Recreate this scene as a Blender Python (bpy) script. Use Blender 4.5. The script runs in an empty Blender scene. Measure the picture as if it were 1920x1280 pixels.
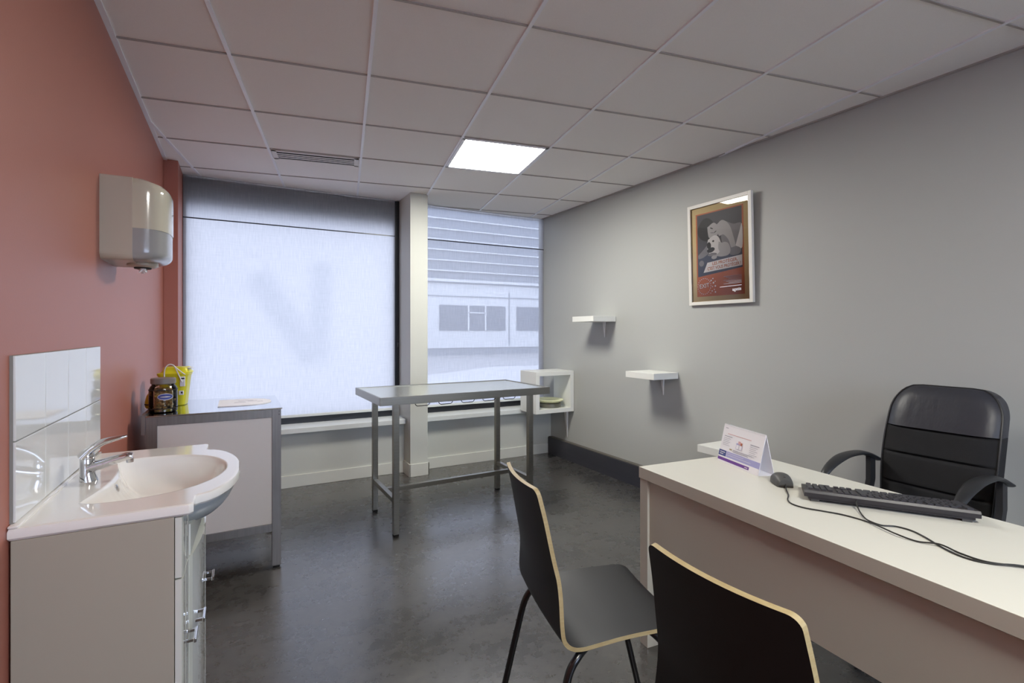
import bpy, bmesh, math, random
from mathutils import Vector, Matrix
random.seed(7)
R = math.radians
sc = bpy.context.scene
COL = sc.collection

# ------------------------------------------------------------------ camera, world, exposure
cam_data = bpy.data.cameras.new('camera')
cam = bpy.data.objects.new('camera', cam_data)
COL.objects.link(cam)
cam.location = (0, 0, 1.293)
cam.rotation_euler = (R(90), 0, R(-28.15))
cam_data.sensor_width = 36
cam_data.lens = 17.514
cam_data.shift_x = 0.00706
cam_data.shift_y = -0.00994
cam_data.clip_start = 0.02
sc.camera = cam

SKY = 6.0
w = bpy.data.worlds.new('overcast_sky'); sc.world = w
w.use_nodes = True
nt = w.node_tree
bg = nt.nodes['Background']
tc = nt.nodes.new('ShaderNodeTexCoord')
sep = nt.nodes.new('ShaderNodeSeparateXYZ')
rmp = nt.nodes.new('ShaderNodeValToRGB')
nt.links.new(tc.outputs['Generated'], sep.inputs[0])
nt.links.new(sep.outputs['Z'], rmp.inputs[0])
rmp.color_ramp.elements[0].color = (0.66, 0.75, 1.0, 1)
rmp.color_ramp.elements[1].color = (0.71, 0.79, 1.0, 1)
nt.links.new(rmp.outputs[0], bg.inputs['Color'])
bg.inputs['Strength'].default_value = SKY

PANEL = 27.5         # ceiling panels
sc.view_settings.view_transform = 'Standard'
sc.view_settings.look = 'None'
sc.view_settings.gamma = 1
sc.view_settings.use_curve_mapping = False
sc.view_settings.exposure = 1.03
sc.render.engine = 'CYCLES'
sc.cycles.use_denoising = True
sc.cycles.max_bounces = 12
sc.cycles.diffuse_bounces = 8
sc.cycles.transparent_max_bounces = 12
sc.cycles.caustics_reflective = False
sc.cycles.caustics_refractive = False
sc.cycles.sample_clamp_indirect = 6

# ------------------------------------------------------------------ materials
def lin(c):
    if isinstance(c, str):
        c = tuple(int(c[i:i+2], 16)/255 for i in (0, 2, 4))
    return tuple((v/12.92 if v <= 0.04045 else ((v+0.055)/1.055)**2.4) for v in c) + (1,)
MATS = {}
def mat(name, color, rough=0.5, metal=0.0, spec=0.5, noise=None, bump=None, coat=0.0, trans=0.0, ior=1.45, rnoise=None, aniso=0.0, sheen=0.0):
    """noise=(scale, second colour, amount, stretch) mottles the colour; bump=(scale, strength, stretch)."""
    m = bpy.data.materials.new(name); m.use_nodes = True
    n = m.node_tree; b = n.nodes['Principled BSDF']
    b.inputs['Base Color'].default_value = lin(color)
    b.inputs['Roughness'].default_value = rough
    b.inputs['Metallic'].default_value = metal
    b.inputs['Specular IOR Level'].default_value = spec
    b.inputs['Coat Weight'].default_value = coat
    b.inputs['Coat Roughness'].default_value = 0.05
    b.inputs['Transmission Weight'].default_value = trans
    b.inputs['IOR'].default_value = ior
    b.inputs['Anisotropic'].default_value = aniso
    b.inputs['Sheen Weight'].default_value = sheen
    def tex(scale, stretch, detail=4):
        t = n.nodes.new('ShaderNodeTexCoord'); mp = n.nodes.new('ShaderNodeMapping')
        mp.inputs['Scale'].default_value = stretch
        ns = n.nodes.new('ShaderNodeTexNoise'); ns.inputs['Scale'].default_value = scale
        ns.inputs['Detail'].default_value = detail
        n.links.new(t.outputs['Object'], mp.inputs[0]); n.links.new(mp.outputs[0], ns.inputs['Vector'])
        return ns
    if noise:
        ns = tex(noise[0], noise[3] if len(noise) > 3 else (1, 1, 1))
        rr = n.nodes.new('ShaderNodeValToRGB')
        rr.color_ramp.elements[0].position = 0.5-noise[2]/2; rr.color_ramp.elements[1].position = 0.5+noise[2]/2
        rr.color_ramp.elements[0].color = lin(color); rr.color_ramp.elements[1].color = lin(noise[1])
        n.links.new(ns.outputs['Fac'], rr.inputs[0]); n.links.new(rr.outputs[0], b.inputs['Base Color'])
    if rnoise:
        ns = tex(rnoise[0], rnoise[3] if len(rnoise) > 3 else (1, 1, 1))
        mr = n.nodes.new('ShaderNodeMapRange'); mr.inputs['To Min'].default_value = rnoise[1]; mr.inputs['To Max'].default_value = rnoise[2]
        mr.inputs['From Min'].default_value = 0.3; mr.inputs['From Max'].default_value = 0.7
        n.links.new(ns.outputs['Fac'], mr.inputs['Value']); n.links.new(mr.outputs[0], b.inputs['Roughness'])
    if bump:
        ns = tex(bump[0], bump[2] if len(bump) > 2 else (1, 1, 1))
        bp = n.nodes.new('ShaderNodeBump'); bp.inputs['Strength'].default_value = bump[1]; bp.inputs['Distance'].default_value = bump[3] if len(bump) > 3 else 0.002
        n.links.new(ns.outputs['Fac'], bp.inputs['Height']); n.links.new(bp.outputs[0], b.inputs['Normal'])
    MATS[name] = m
    return m

M = {}
M['wall_grey'] = mat('grey_wall_paint', 'aeb0ac', 0.55, bump=(260, 0.12))
M['wall_red'] = mat('salmon_red_wall_paint', 'aa6a5a', 0.42, bump=(220, 0.10))
M['wall_white'] = mat('off_white_wall_paint', 'c6c8c0', 0.5, bump=(200, 0.08))
M['tile_ceiling'] = mat('mineral_ceiling_tile', 'f6f2ee', 0.85, noise=(900, 'e8e3de', 0.5), bump=(500, 0.35))
M['tee_light'] = mat('white_ceiling_tee', 'eeeef2', 0.35)
M['tee_shadow'] = mat('shaded_ceiling_tee', 'a8a19b', 0.6)  # cross tees and right wall angle: shadow line put into the taupe colour
M['floor'] = None
M['plinth'] = mat('dark_brown_plinth', '3c3d44', 0.34, noise=(3, '33343c', 0.6, (8, 1, 8)))
M['plinth_top'] = mat('plinth_edge', '5a564f', 0.4)
M['board_white'] = mat('white_baseboard_paint', 'cfd0c8', 0.4)
M['sill'] = mat('white_sill_board', 'd4d8d6', 0.35)
M['black_frame'] = mat('black_window_frame', '24262c', 0.3)
M['melamine'] = mat('white_melamine', 'e2dfd6', 0.38, bump=(120, 0.03))
M['desk_white'] = mat('white_desk_laminate', 'd0cfc4', 0.36, bump=(160, 0.05))
M['ceramic'] = mat('white_glazed_ceramic', 'e6e3de', 0.08, coat=0.5)
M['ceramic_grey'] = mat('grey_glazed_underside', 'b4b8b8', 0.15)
M['cab_side'] = mat('beige_white_cabinet_side', 'a59e90', 0.45)
M['gloss_door'] = mat('high_gloss_white_door', 'd2d4cc', 0.06, coat=1.0)
M['chrome'] = mat('polished_chrome', 'd4d4d6', 0.05, 1.0)
M['steel'] = mat('brushed_stainless_steel', '8e8b82', 0.32, 1.0, noise=(6, '9a978e', 0.6, (1, 30, 30)), aniso=0.4)
M['steel_top'] = mat('stainless_table_plate', 'cdcfc6', 0.27, 0.9)
M['steel_cab'] = mat('dull_steel_frame', '8a8581', 0.38, 0.85, noise=(5, '7d7874', 0.6, (20, 20, 1)))
M['steel_cab_top'] = mat('polished_steel_worktop', 'e2e4e6', 0.09, 1.0)
M['rubber'] = mat('black_rubber', '141414', 0.7)
M['cab_panel'] = mat('off_white_infill_panel', 'dfdad3', 0.5)
M['shelf_white'] = mat('white_shelf_foil', 'dfe0da', 0.4)
M['bracket'] = mat('grey_white_bracket', 'dcdbd7', 0.4)
M['ply_black'] = mat('black_laminate', '17181a', 0.5, bump=(400, 0.08))
M['birch'] = mat('birch_plywood_edge', 'ac9d74', 0.5, noise=(40, '9d8a60', 0.5, (1, 1, 6)))
M['tube_black'] = mat('black_steel_tube', '121214', 0.3, coat=0.3)
M['leather'] = mat('black_leather', '303137', 0.40, bump=(8, 0.5, (1, 1.8, 0.6), 0.009))
M['mesh_fabric'] = mat('black_chair_fabric', '141415', 0.85, noise=(9, '1c1c1d', 0.5), bump=(500, 0.4))
M['plastic_black'] = mat('black_plastic', '252628', 0.42, bump=(600, 0.1))
M['key_black'] = mat('dark_grey_keycap', '35353a', 0.38)
M['key_body'] = mat('keyboard_body_plastic', '2c2a2e', 0.4)
M['cable'] = mat('dark_cable_sheath', '2a2a28', 0.45)
M['mouse'] = mat('dark_grey_mouse_plastic', '4b4b49', 0.5)
M['cream'] = mat('cream_dispenser_plastic', 'c9c2ad', 0.14, coat=0.6)
M['cream_side'] = mat('cream_dispenser_case', 'bdb3a2', 0.3)
M['grey_smoke'] = mat('smoky_grey_plastic', '9c9b99', 0.2, coat=0.4)
M['grout'] = mat('grey_grout', '8b8b86', 0.8)
M['wall_tile'] = mat('white_wall_tile', 'dcdddb', 0.07, coat=0.4)
M['yellow'] = mat('yellow_bin_plastic', 'd6cf2a', 0.35)
M['yellow_dark'] = mat('yellow_lid_plastic', 'cdb92c', 0.35)
M['white_plastic'] = mat('white_plastic', 'd9dadb', 0.4)
M['jar_lid'] = mat('grey_jar_lid', '77716d', 0.4)
M['biscuit'] = mat('brown_biscuits', '8a6238', 0.8, noise=(70, 'c8a668', 0.35))
M['biscuit2'] = mat('pale_biscuits', 'b59a62', 0.8)
M['blue_label'] = mat('blue_jar_label', '44529a', 0.4)
M['black_ink'] = mat('dark_print', '2a2522', 0.6)
M['paper'] = mat('white_paper', 'eeeef2', 0.5)
M['paper_white'] = mat('glossy_white_card', 'ecebf0', 0.35)
M['cardboard'] = mat('tan_backing_card', 'd2bc88', 0.7, noise=(3, 'd9c494', 0.6))
M['frame_white'] = mat('white_picture_frame', 'dedcd4', 0.4)
M['dish'] = mat('pale_yellow_dish', 'f0f0c4', 0.3)
M['dish_base'] = mat('steel_scale_base', '7c7a6e', 0.35, 0.6)
M['ink_orange'] = mat('orange_print', 'c2683e', 0.5)
M['ink_grey'] = mat('dark_grey_print', '3c3b42', 0.5, noise=(4, '4a4950', 0.6))
M['ink_dark'] = mat('near_black_print', '17161a', 0.5)
M['ink_mid'] = mat('mid_grey_print', '7c7a80', 0.5)
M['ink_light'] = mat('light_grey_print', 'adabae', 0.5)
M['ink_pale'] = mat('pale_grey_print', 'd8d6d8', 0.5)
M['ink_blue'] = mat('slate_blue_print', '3d4358', 0.5)
M['ink_white'] = mat('white_print', 'ece8ea', 0.5)
M['ink_text_orange'] = mat('orange_lettering', 'b4643e', 0.5)
M['navy'] = mat('navy_print', '3c4a86', 0.4)
M['lavender'] = mat('lavender_print', 'a4a4d2', 0.4)
M['purple'] = mat('purple_print', '6a3d92', 0.4)
M['text_grey'] = mat('grey_small_print', '9a9aa8', 0.5)
M['pink_text'] = mat('pale_red_heading', 'd2a6a8', 0.5)
M['facade'] = mat('white_facade', 'dadcde', 0.8)
M['louver'] = mat('grey_louvre_cladding', '8f959f', 0.8)
M['facade_glass'] = mat('dark_window_glass', '6f7684', 0.2)
M['ground'] = mat('street_asphalt', 'a6a7ab', 0.9, noise=(0.6, 'aeafb3', 0.5))
M['kerb'] = mat('pale_paving', 'c6c7ca', 0.9)
M['vent_dark'] = mat('vent_void', '17130f', 0.9)
M['vent'] = mat('white_vent_metal', 'e2ddd8', 0.4)
M['dirt'] = mat('soot_stain', '6f675d', 0.9)

def floor_material():
    m = bpy.data.materials.new('dark_vinyl_floor'); m.use_nodes = True
    n = m.node_tree; L = n.links; b = n.nodes['Principled BSDF']
    t = n.nodes.new('ShaderNodeTexCoord')
    def noise(scale, detail, st=(1, 1, 1), rough=0.6):
        mp = n.nodes.new('ShaderNodeMapping'); mp.inputs['Scale'].default_value = st
        k = n.nodes.new('ShaderNodeTexNoise'); k.inputs['Scale'].default_value = scale
        k.inputs['Detail'].default_value = detail; k.inputs['Roughness'].default_value = rough
        L.new(t.outputs['Object'], mp.inputs[0]); L.new(mp.outputs[0], k.inputs['Vector']); return k
    a = noise(3.0, 6, (1, 1.6, 1), 0.62); c = noise(24, 4, (1, 1, 1), 0.6)
    mx = n.nodes.new('ShaderNodeMix'); mx.data_type = 'FLOAT'; mx.inputs[0].default_value = 0.42
    L.new(a.outputs['Fac'], mx.inputs[2]); L.new(c.outputs['Fac'], mx.inputs[3])
    r = n.nodes.new('ShaderNodeValToRGB')
    r.color_ramp.elements[0].position = 0.30; r.color_ramp.elements[0].color = lin('292828')
    r.color_ramp.elements[1].position = 0.72; r.color_ramp.elements[1].color = lin('4f4d4a')
    L.new(mx.outputs[0], r.inputs[0]); L.new(r.outputs[0], b.inputs['Base Color'])
    mr = n.nodes.new('ShaderNodeMapRange'); mr.inputs['From Min'].default_value = 0.35; mr.inputs['From Max'].default_value = 0.65
    mr.inputs['To Min'].default_value = 0.24; mr.inputs['To Max'].default_value = 0.32
    L.new(mx.outputs[0], mr.inputs['Value']); L.new(mr.outputs[0], b.inputs['Roughness'])
    b.inputs['Specular IOR Level'].default_value = 1.0; b.inputs['Coat Weight'].default_value = 0.5; b.inputs['Coat Roughness'].default_value = 0.27
    return m
M['floor'] = floor_material()

def blind_material(name, clear):
    m = bpy.data.materials.new(name); m.use_nodes = True
    n = m.node_tree; L = n.links
    for k in list(n.nodes): n.nodes.remove(k)
    out = n.nodes.new('ShaderNodeOutputMaterial')
    tl = n.nodes.new('ShaderNodeBsdfTranslucent'); df = n.nodes.new('ShaderNodeBsdfDiffuse'); tp = n.nodes.new('ShaderNodeBsdfTransparent')
    t = n.nodes.new('ShaderNodeTexCoord')
    def nz(sc_, st):
        mp = n.nodes.new('ShaderNodeMapping'); mp.inputs['Scale'].default_value = st
        k = n.nodes.new('ShaderNodeTexNoise'); k.inputs['Scale'].default_value = sc_; k.inputs['Detail'].default_value = 3
        L.new(t.outputs['Object'], mp.inputs[0]); L.new(mp.outputs[0], k.inputs['Vector']); return k
    a = nz(150, (1, 1, 0.06)); b2 = nz(150, (0.05, 1, 1))
    ad = n.nodes.new('ShaderNodeMath'); ad.operation = 'MULTIPLY_ADD'; ad.inputs[1].default_value = 0.45
    L.new(b2.outputs['Fac'], ad.inputs[0]); L.new(a.outputs['Fac'], ad.inputs[2])
    r = n.nodes.new('ShaderNodeMapRange'); r.inputs['From Min'].default_value = 0.5; r.inputs['From Max'].default_value = 0.95
    r.inputs['To Min'].default_value = 0.78; r.inputs['To Max'].default_value = 1.0
    L.new(ad.outputs[0], r.inputs['Value'])
    cm = n.nodes.new('ShaderNodeVectorMath'); cm.operation = 'SCALE'; cm.inputs[0].default_value = (0.88, 0.85, 0.82)
    L.new(r.outputs[0], cm.inputs['Scale']); L.new(cm.outputs[0], tl.inputs['Color'])
    df.inputs['Color'].default_value = (0.42, 0.42, 0.44, 1)
    m1 = n.nodes.new('ShaderNodeMixShader'); m1.inputs[0].default_value = 0.35
    L.new(tl.outputs[0], m1.inputs[1]); L.new(df.outputs[0], m1.inputs[2])
    m2 = n.nodes.new('ShaderNodeMixShader'); m2.inputs[0].default_value = clear
    L.new(m1.outputs[0], m2.inputs[1]); L.new(tp.outputs[0], m2.inputs[2])
    L.new(m2.outputs[0], out.inputs['Surface'])
    return m
M['blind'] = blind_material('screen_blind_fabric', 0.36)

def frosted_material():
    """Frosted film with a soft grey V-shaped motif."""
    m = bpy.data.materials.new('frosted_window_film'); m.use_nodes = True
    n = m.node_tree; L = n.links
    for k in list(n.nodes): n.nodes.remove(k)
    out = n.nodes.new('ShaderNodeOutputMaterial'); tl = n.nodes.new('ShaderNodeBsdfTranslucent')
    t = n.nodes.new('ShaderNodeTexCoord')
    def stroke(ax, az, bx, bz, width):
        A = Vector((ax, 0, az)); B = Vector((bx, 0, bz)); d = (B-A); ln = d.length; d.normalize(); nn = Vector((d.z, 0, -d.x))
        s = n.nodes.new('ShaderNodeVectorMath'); s.operation = 'SUBTRACT'; s.inputs[1].default_value = A
        L.new(t.outputs['Object'], s.inputs[0])
        def dot(v):
            q = n.nodes.new('ShaderNodeVectorMath'); q.operation = 'DOT_PRODUCT'; q.inputs[1].default_value = v
            L.new(s.outputs[0], q.inputs[0]); return q.outputs['Value']
        def mr(src, f0, f1, t0, t1):
            q = n.nodes.new('ShaderNodeMapRange'); q.interpolation_type = 'SMOOTHSTEP'
            for k, v in zip(('From Min', 'From Max', 'To Min', 'To Max'), (f0, f1, t0, t1)): q.inputs[k].default_value = v
            L.new(src, q.inputs['Value']); return q.outputs[0]
        def mul(a, b):
            q = n.nodes.new('ShaderNodeMath'); q.operation = 'MULTIPLY'; L.new(a, q.inputs[0]); L.new(b, q.inputs[1]); return q.outputs[0]
        ab = n.nodes.new('ShaderNodeMath'); ab.operation = 'ABSOLUTE'; L.new(dot(nn), ab.inputs[0])
        e = 0.06
        return mul(mul(mr(ab.outputs[0], width/2-e, width/2+e, 1, 0), mr(dot(d), -e, e, 0, 1)), mr(dot(d), ln-e, ln+e, 1, 0))
    s1 = stroke(0.12, 1.78, 0.60, 1.02, 0.20); s2 = stroke(0.66, 1.90, 0.62, 1.02, 0.17)
    mxm = n.nodes.new('ShaderNodeMath'); mxm.operation = 'MAXIMUM'; L.new(s1, mxm.inputs[0]); L.new(s2, mxm.inputs[1])
    cr = n.nodes.new('ShaderNodeValToRGB')
    cr.color_ramp.elements[0].color = (0.185, 0.185, 0.185, 1); cr.color_ramp.elements[1].color = (0.160, 0.163, 0.166, 1)
    L.new(mxm.outputs[0], cr.inputs[0]); L.new(cr.outputs[0], tl.inputs['Color']); L.new(tl.outputs[0], out.inputs['Surface'])
    return m
M['frosted'] = frosted_material()

def glass_material(name, tint=(0.9, 0.93, 0.95)):
    m = bpy.data.materials.new(name); m.use_nodes = True
    n = m.node_tree; L = n.links
    for k in list(n.nodes): n.nodes.remove(k)
    out = n.nodes.new('ShaderNodeOutputMaterial'); tp = n.nodes.new('ShaderNodeBsdfTransparent'); gl = n.nodes.new('ShaderNodeBsdfGlossy')
    tp.inputs['Color'].default_value = tint + (1,); gl.inputs['Roughness'].default_value = 0.02
    fr = n.nodes.new('ShaderNodeFresnel'); fr.inputs['IOR'].default_value = 1.5
    mx = n.nodes.new('ShaderNodeMixShader')
    L.new(fr.outputs[0], mx.inputs[0]); L.new(tp.outputs[0], mx.inputs[1]); L.new(gl.outputs[0], mx.inputs[2]); L.new(mx.outputs[0], out.inputs['Surface'])
    return m
M['glass'] = glass_material('clear_window_glass')
M['glass_dimmed'] = glass_material('dimmed_window_glass', (0.55, 0.55, 0.55))  # grey tint added to dim the strong daylight seen through this pane
M['jar_plastic'] = glass_material('clear_jar_plastic', (0.93, 0.91, 0.86))
M['poster_glass'] = glass_material('picture_glass', (0.99, 0.99, 0.99))

def emit(name, color, strength):
    m = bpy.data.materials.new(name); m.use_nodes = True
    n = m.node_tree
    for k in list(n.nodes): n.nodes.remove(k)
    out = n.nodes.new('ShaderNodeOutputMaterial'); e = n.nodes.new('ShaderNodeEmission')
    e.inputs['Color'].default_value = color + (1,); e.inputs['Strength'].default_value = strength
    n.links.new(e.outputs[0], out.inputs['Surface'])
    return m
M['panel_light'] = emit('lit_panel_diffuser', (1.0, 0.975, 0.90), PANEL)

# ------------------------------------------------------------------ mesh helpers
def tag(o, label=None, cat=None, group=None, kind=None):
    if label: o['label'] = label
    if cat: o['category'] = cat
    if group: o['group'] = group
    if kind: o['kind'] = kind
    return o
def empty(name, loc=(0, 0, 0), rz=0, label=None, cat=None, group=None, kind=None):
    o = bpy.data.objects.new(name, None); COL.objects.link(o)
    o.location = loc; o.rotation_euler = (0, 0, rz); o.empty_display_size = 0.1
    return tag(o, label, cat, group, kind)

class MB:
    """Collects shapes into one mesh."""
    def __init__(self): self.v = []; self.f = []; self.m = []; self.s = []; self.mats = []
    def mi(self, m):
        if m not in self.mats: self.mats.append(m)
        return self.mats.index(m)
    def add_bm(self, bm, m, smooth=False, mx=None):
        o = len(self.v); k = self.mi(m)
        bm.verts.index_update()
        for v in bm.verts: self.v.append(tuple(mx @ v.co) if mx else tuple(v.co))
        for f in bm.faces:
            self.f.append([o+v.index for v in f.verts]); self.m.append(k); self.s.append(smooth)
        bm.free(); return self
    def raw(self, vs, fs, m, smooth=False):
        o = len(self.v); k = self.mi(m)
        self.v += [tuple(v) for v in vs]
        for f in fs: self.f.append([o+i for i in f]); self.m.append(k); self.s.append(smooth)
        return self
    def box(self, c0, c1, m, bev=0.0, seg=2, mx=None):
        bm = bmesh.new()
        x0, y0, z0 = (min(a, b) for a, b in zip(c0, c1)); x1, y1, z1 = (max(a, b) for a, b in zip(c0, c1))
        bmesh.ops.create_cube(bm, size=1)
        for v in bm.verts:
            v.co = Vector((x0+(v.co.x+.5)*(x1-x0), y0+(v.co.y+.5)*(y1-y0), z0+(v.co.z+.5)*(z1-z0)))
        if bev > 0:
            bmesh.ops.bevel(bm, geom=bm.edges[:], offset=bev, segments=seg, affect='EDGES', profile=0.5)
        return self.add_bm(bm, m, False, mx)
    def prism(self, poly, z0, z1, m, mx=None, smooth=False):
        bm = bmesh.new(); n = len(poly)
        a = [bm.verts.new((x, y, z0)) for x, y in poly]; b = [bm.verts.new((x, y, z1)) for x, y in poly]
        bm.faces.new(a[::-1]); bm.faces.new(b)
        for i in range(n): bm.faces.new((a[i], a[(i+1) % n], b[(i+1) % n], b[i]))
        bmesh.ops.recalc_face_normals(bm, faces=bm.faces[:])
        return self.add_bm(bm, m, smooth, mx)
    def rings(self, rings, m, smooth=True, cap0=True, cap1=True, closed=True):
        vs = [p for r in rings for p in r]; n = len(rings[0]); fs = []
        for k in range(len(rings)-1):
            for i in range(n if closed else n-1):
                j = (i+1) % n
                fs.append((k*n+i, k*n+j, (k+1)*n+j, (k+1)*n+i))
        if cap0: fs.append(tuple(range(n))[::-1])
        if cap1: fs.append(tuple((len(rings)-1)*n+i for i in range(n)))
        return self.raw(vs, fs, m, smooth)
    def lathe(self, prof, m, c=(0, 0, 0), seg=32, smooth=True, sx=1, sy=1):
        rs = [[(c[0]+r*sx*math.cos(2*math.pi*i/seg), c[1]+r*sy*math.sin(2*math.pi*i/seg), c[2]+z) for i in range(seg)] for r, z in prof]
        return self.rings(rs, m, smooth)
    def tube(self, pts, r, m, seg=10, smooth=True, taper=None, flat=None):
        P = [Vector(p) for p in pts]; rs = []; up = None
        for i, p in enumerate(P):
            d = (P[min(i+1, len(P)-1)]-P[max(i-1, 0)]).normalized()
            if up is None:
                up = Vector((0, 0, 1)) if abs(d.z) < 0.9 else Vector((1, 0, 0))
            a = d.cross(up).normalized(); b = a.cross(d).normalized(); up = b
            rr = r if taper is None else taper[i]
            fa, fb = flat if flat else (1, 1)
            rs.append([tuple(p+a*rr*fa*math.cos(2*math.pi*k/seg)+b*rr*fb*math.sin(2*math.pi*k/seg)) for k in range(seg)])
        return self.rings(rs, m, smooth)
    def build(self, name, parent=None, loc=None):
        me = bpy.data.meshes.new(name); me.from_pydata(self.v, [], self.f)
        for m in self.mats: me.materials.append(m)
        me.polygons.foreach_set('material_index', self.m); me.polygons.foreach_set('use_smooth', self.s)
        me.update()
        if any(self.s): me.set_sharp_from_angle(angle=R(38))
        bm = bmesh.new(); bm.from_mesh(me); bmesh.ops.recalc_face_normals(bm, faces=bm.faces[:]); bm.to_mesh(me); bm.free()
        o = bpy.data.objects.new(name, me); COL.objects.link(o)
        if parent: o.parent = parent
        if loc: o.location = loc
        return o
def spline(pts, n=8):
    P = [Vector(p) for p in pts]; out = []
    Q = [2*P[0]-P[1]] + P + [2*P[-1]-P[-2]]
    for i in range(1, len(Q)-2):
        for k in range(n):
            t = k/n; a, b, c, d = Q[i-1:i+3]
            out.append(0.5*((2*b)+(c-a)*t+(2*a-5*b+4*c-d)*t*t+(-a+3*b-3*c+d)*t**3))
    out.append(P[-1]); return out
def rrect(x0, y0, x1, y1, r, n=6):
    pts = []
    for cx, cy, a0 in ((x1-r, y1-r, 0), (x0+r, y1-r, 90), (x0+r, y0+r, 180), (x1-r, y0+r, 270)):
        for k in range(n+1):
            a = R(a0+90*k/n); pts.append((cx+r*math.cos(a), cy+r*math.sin(a)))
    return pts
def text_mesh(mb, s, size, m, mx, depth=0.0003, align='LEFT', shear=0.0, bold=0.0):
    cu = bpy.data.curves.new('lettering', 'FONT'); cu.body = s; cu.size = size; cu.align_x = align; cu.extrude = depth; cu.shear = shear; cu.offset = bold
    cu.resolution_u = 3
    ob = bpy.data.objects.new('lettering', cu); COL.objects.link(ob)
    dg = bpy.context.evaluated_depsgraph_get(); dg.update()
    me = bpy.data.meshes.new_from_object(ob.evaluated_get(dg))
    mb.raw([mx @ v.co for v in me.vertices], [list(p.vertices) for p in me.polygons], m)
    bpy.data.objects.remove(ob); bpy.data.curves.remove(cu); bpy.data.meshes.remove(me)
def struct(name, mb, parent=None):
    o = mb.build(name, parent)
    if not parent: o['kind'] = 'structure'
    return o

# ------------------------------------------------------------------ room shell
C = 2.521
XL = -0.472
Y0 = -2.4
def xr(y): return 3.02-(0.065/4.6)*y        # right wall face
b = MB(); b.box((XL-0.1, Y0-0.1, -0.08), (3.2, 4.70, 0), M['floor']); struct('floor', b)
b = MB(); b.box((XL-0.12, Y0, 0), (XL, 4.72, C+0.1), M['wall_red']); struct('wall_left', b)
b = MB(); b.prism([(xr(Y0), Y0), (xr(4.72)+0.0, 4.72), (3.2, 4.72), (3.2, Y0)], 0, C+0.1, M['wall_grey']); struct('wall_right', b)
b = MB(); WX0, WX1, WZ0, WZ1 = 0.5, 2.7, 0.80, 2.35
b.box((XL-0.12, Y0-0.12, 0), (WX0, Y0, C+0.1), M['board_white']); b.box((WX1, Y0-0.12, 0), (3.2, Y0, C+0.1), M['board_white'])
b.box((WX0, Y0-0.12, 0), (WX1, Y0, WZ0), M['board_white']); b.box((WX0, Y0-0.12, WZ1), (WX1, Y0, C+0.1), M['board_white'])
struct('wall_front', b)
w3 = empty('window_added', ((WX0+WX1)/2, Y0-0.06, WZ0), 0, kind='structure'); hw3 = (WX1-WX0)/2; h3 = WZ1-WZ0  # unseen window added behind the camera to let in extra daylight
b = MB(); b.box((-hw3, -0.03, 0), (hw3, 0.03, 0.05), M['black_frame']); b.box((-hw3, -0.03, h3-0.05), (hw3, 0.03, h3), M['black_frame'])
for x in (-hw3, -0.025, hw3-0.05): b.box((x, -0.03, 0), (x+0.05, 0.03, h3), M['black_frame'])
b.build('window_frame', w3)
b = MB(); b.box((-hw3, -0.004, 0), (hw3, 0.0, h3), M['glass']); b.build('pane', w3)
# back wall: apron below the windows, pillar, strip beside the first window
b = MB()
b.box((XL, 4.478, 0), (xr(4.5), 4.72, 0.456), M['wall_white'])
struct('wall_back', b)
b = MB(); b.box((1.347, 4.296, 0), (1.510, 4.72, C+0.05), M['wall_white'], 0.003); struct('wall_pillar', b)
b = MB(); b.box((XL, 4.298, 0), (-0.384, 4.72, C+0.05), M['wall_red'], 0.002); struct('wall_corner', b)
# baseboards
b = MB(); b.box((-0.384, 4.466, 0), (1.347, 4.478, 0.100), M['board_white'], 0.002); b.box((1.510, 4.466, 0), (2.93, 4.478, 0.100), M['board_white'], 0.002)
struct('baseboard_back', b)
b = MB(); b.box((1.337, 4.284, 0), (1.520, 4.296, 0.112), M['board_white'], 0.002); b.box((1.335, 4.284, 0), (1.347, 4.466, 0.112), M['board_white'], 0.002); b.box((1.510, 4.284, 0), (1.520, 4.466, 0.112), M['board_white'], 0.002)
struct('baseboard_pillar', b)
b = MB(); ex = 0.050
b.prism([(xr(0)-ex, Y0), (xr(4.46)-ex, 4.455), (xr(4.46), 4.455), (xr(0), Y0)], 0, 0.172, M['plinth'])
b.prism([(xr(0)-ex+0.006, Y0), (xr(4.46)-ex+0.006, 4.455), (xr(4.46), 4.455), (xr(0), Y0)], 0.172, 0.178, M['plinth_top'])
struct('baseboard_right', b)

# ceiling: tile field, light main tees, shadowed cross tees, wall angle
TH = 0.1798
def g2r(gx, gy):          # ceiling grid (0.6 m steps) to room
    x = gx*0.6-1.0873; y = gy*0.6+2.4839
    return (x*math.cos(TH)+y*math.sin(TH), -x*math.sin(TH)+y*math.cos(TH))
b = MB(); b.box((XL-0.1, Y0-0.1, C+0.006), (3.2, 4.72, C+0.09), M['tile_ceiling'])
YB = 4.655
def clip(p, q):
    t0, t1 = 0.0, 1.0; d = (q[0]-p[0], q[1]-p[1])
    for nx, ny, c in ((-1, 0, -XL), (1, 0.065/4.6, 3.02), (0, -1, -Y0), (0, 1, YB)):
        den = nx*d[0]+ny*d[1]; num = c-(nx*p[0]+ny*p[1])
        if abs(den) < 1e-9:
            if num < 0: return None
            continue
        t = num/den
        if den > 0: t1 = min(t1, t)
        else: t0 = max(t0, t)
    if t1-t0 < 0.01: return None
    return ((p[0]+d[0]*t0, p[1]+d[1]*t0), (p[0]+d[0]*t1, p[1]+d[1]*t1))
def bar(p, q, wd, z0, z1, m):
    c = clip(p, q)
    if not c: return
    (ax, ay), (bx, by) = c; L = math.hypot(bx-ax, by-ay); nx, ny = -(by-ay)/L*wd/2, (bx-ax)/L*wd/2
    b.prism([(ax+nx, ay+ny), (bx+nx, by+ny), (bx-nx, by-ny), (ax-nx, ay-ny)], z0, z1, m)
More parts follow.
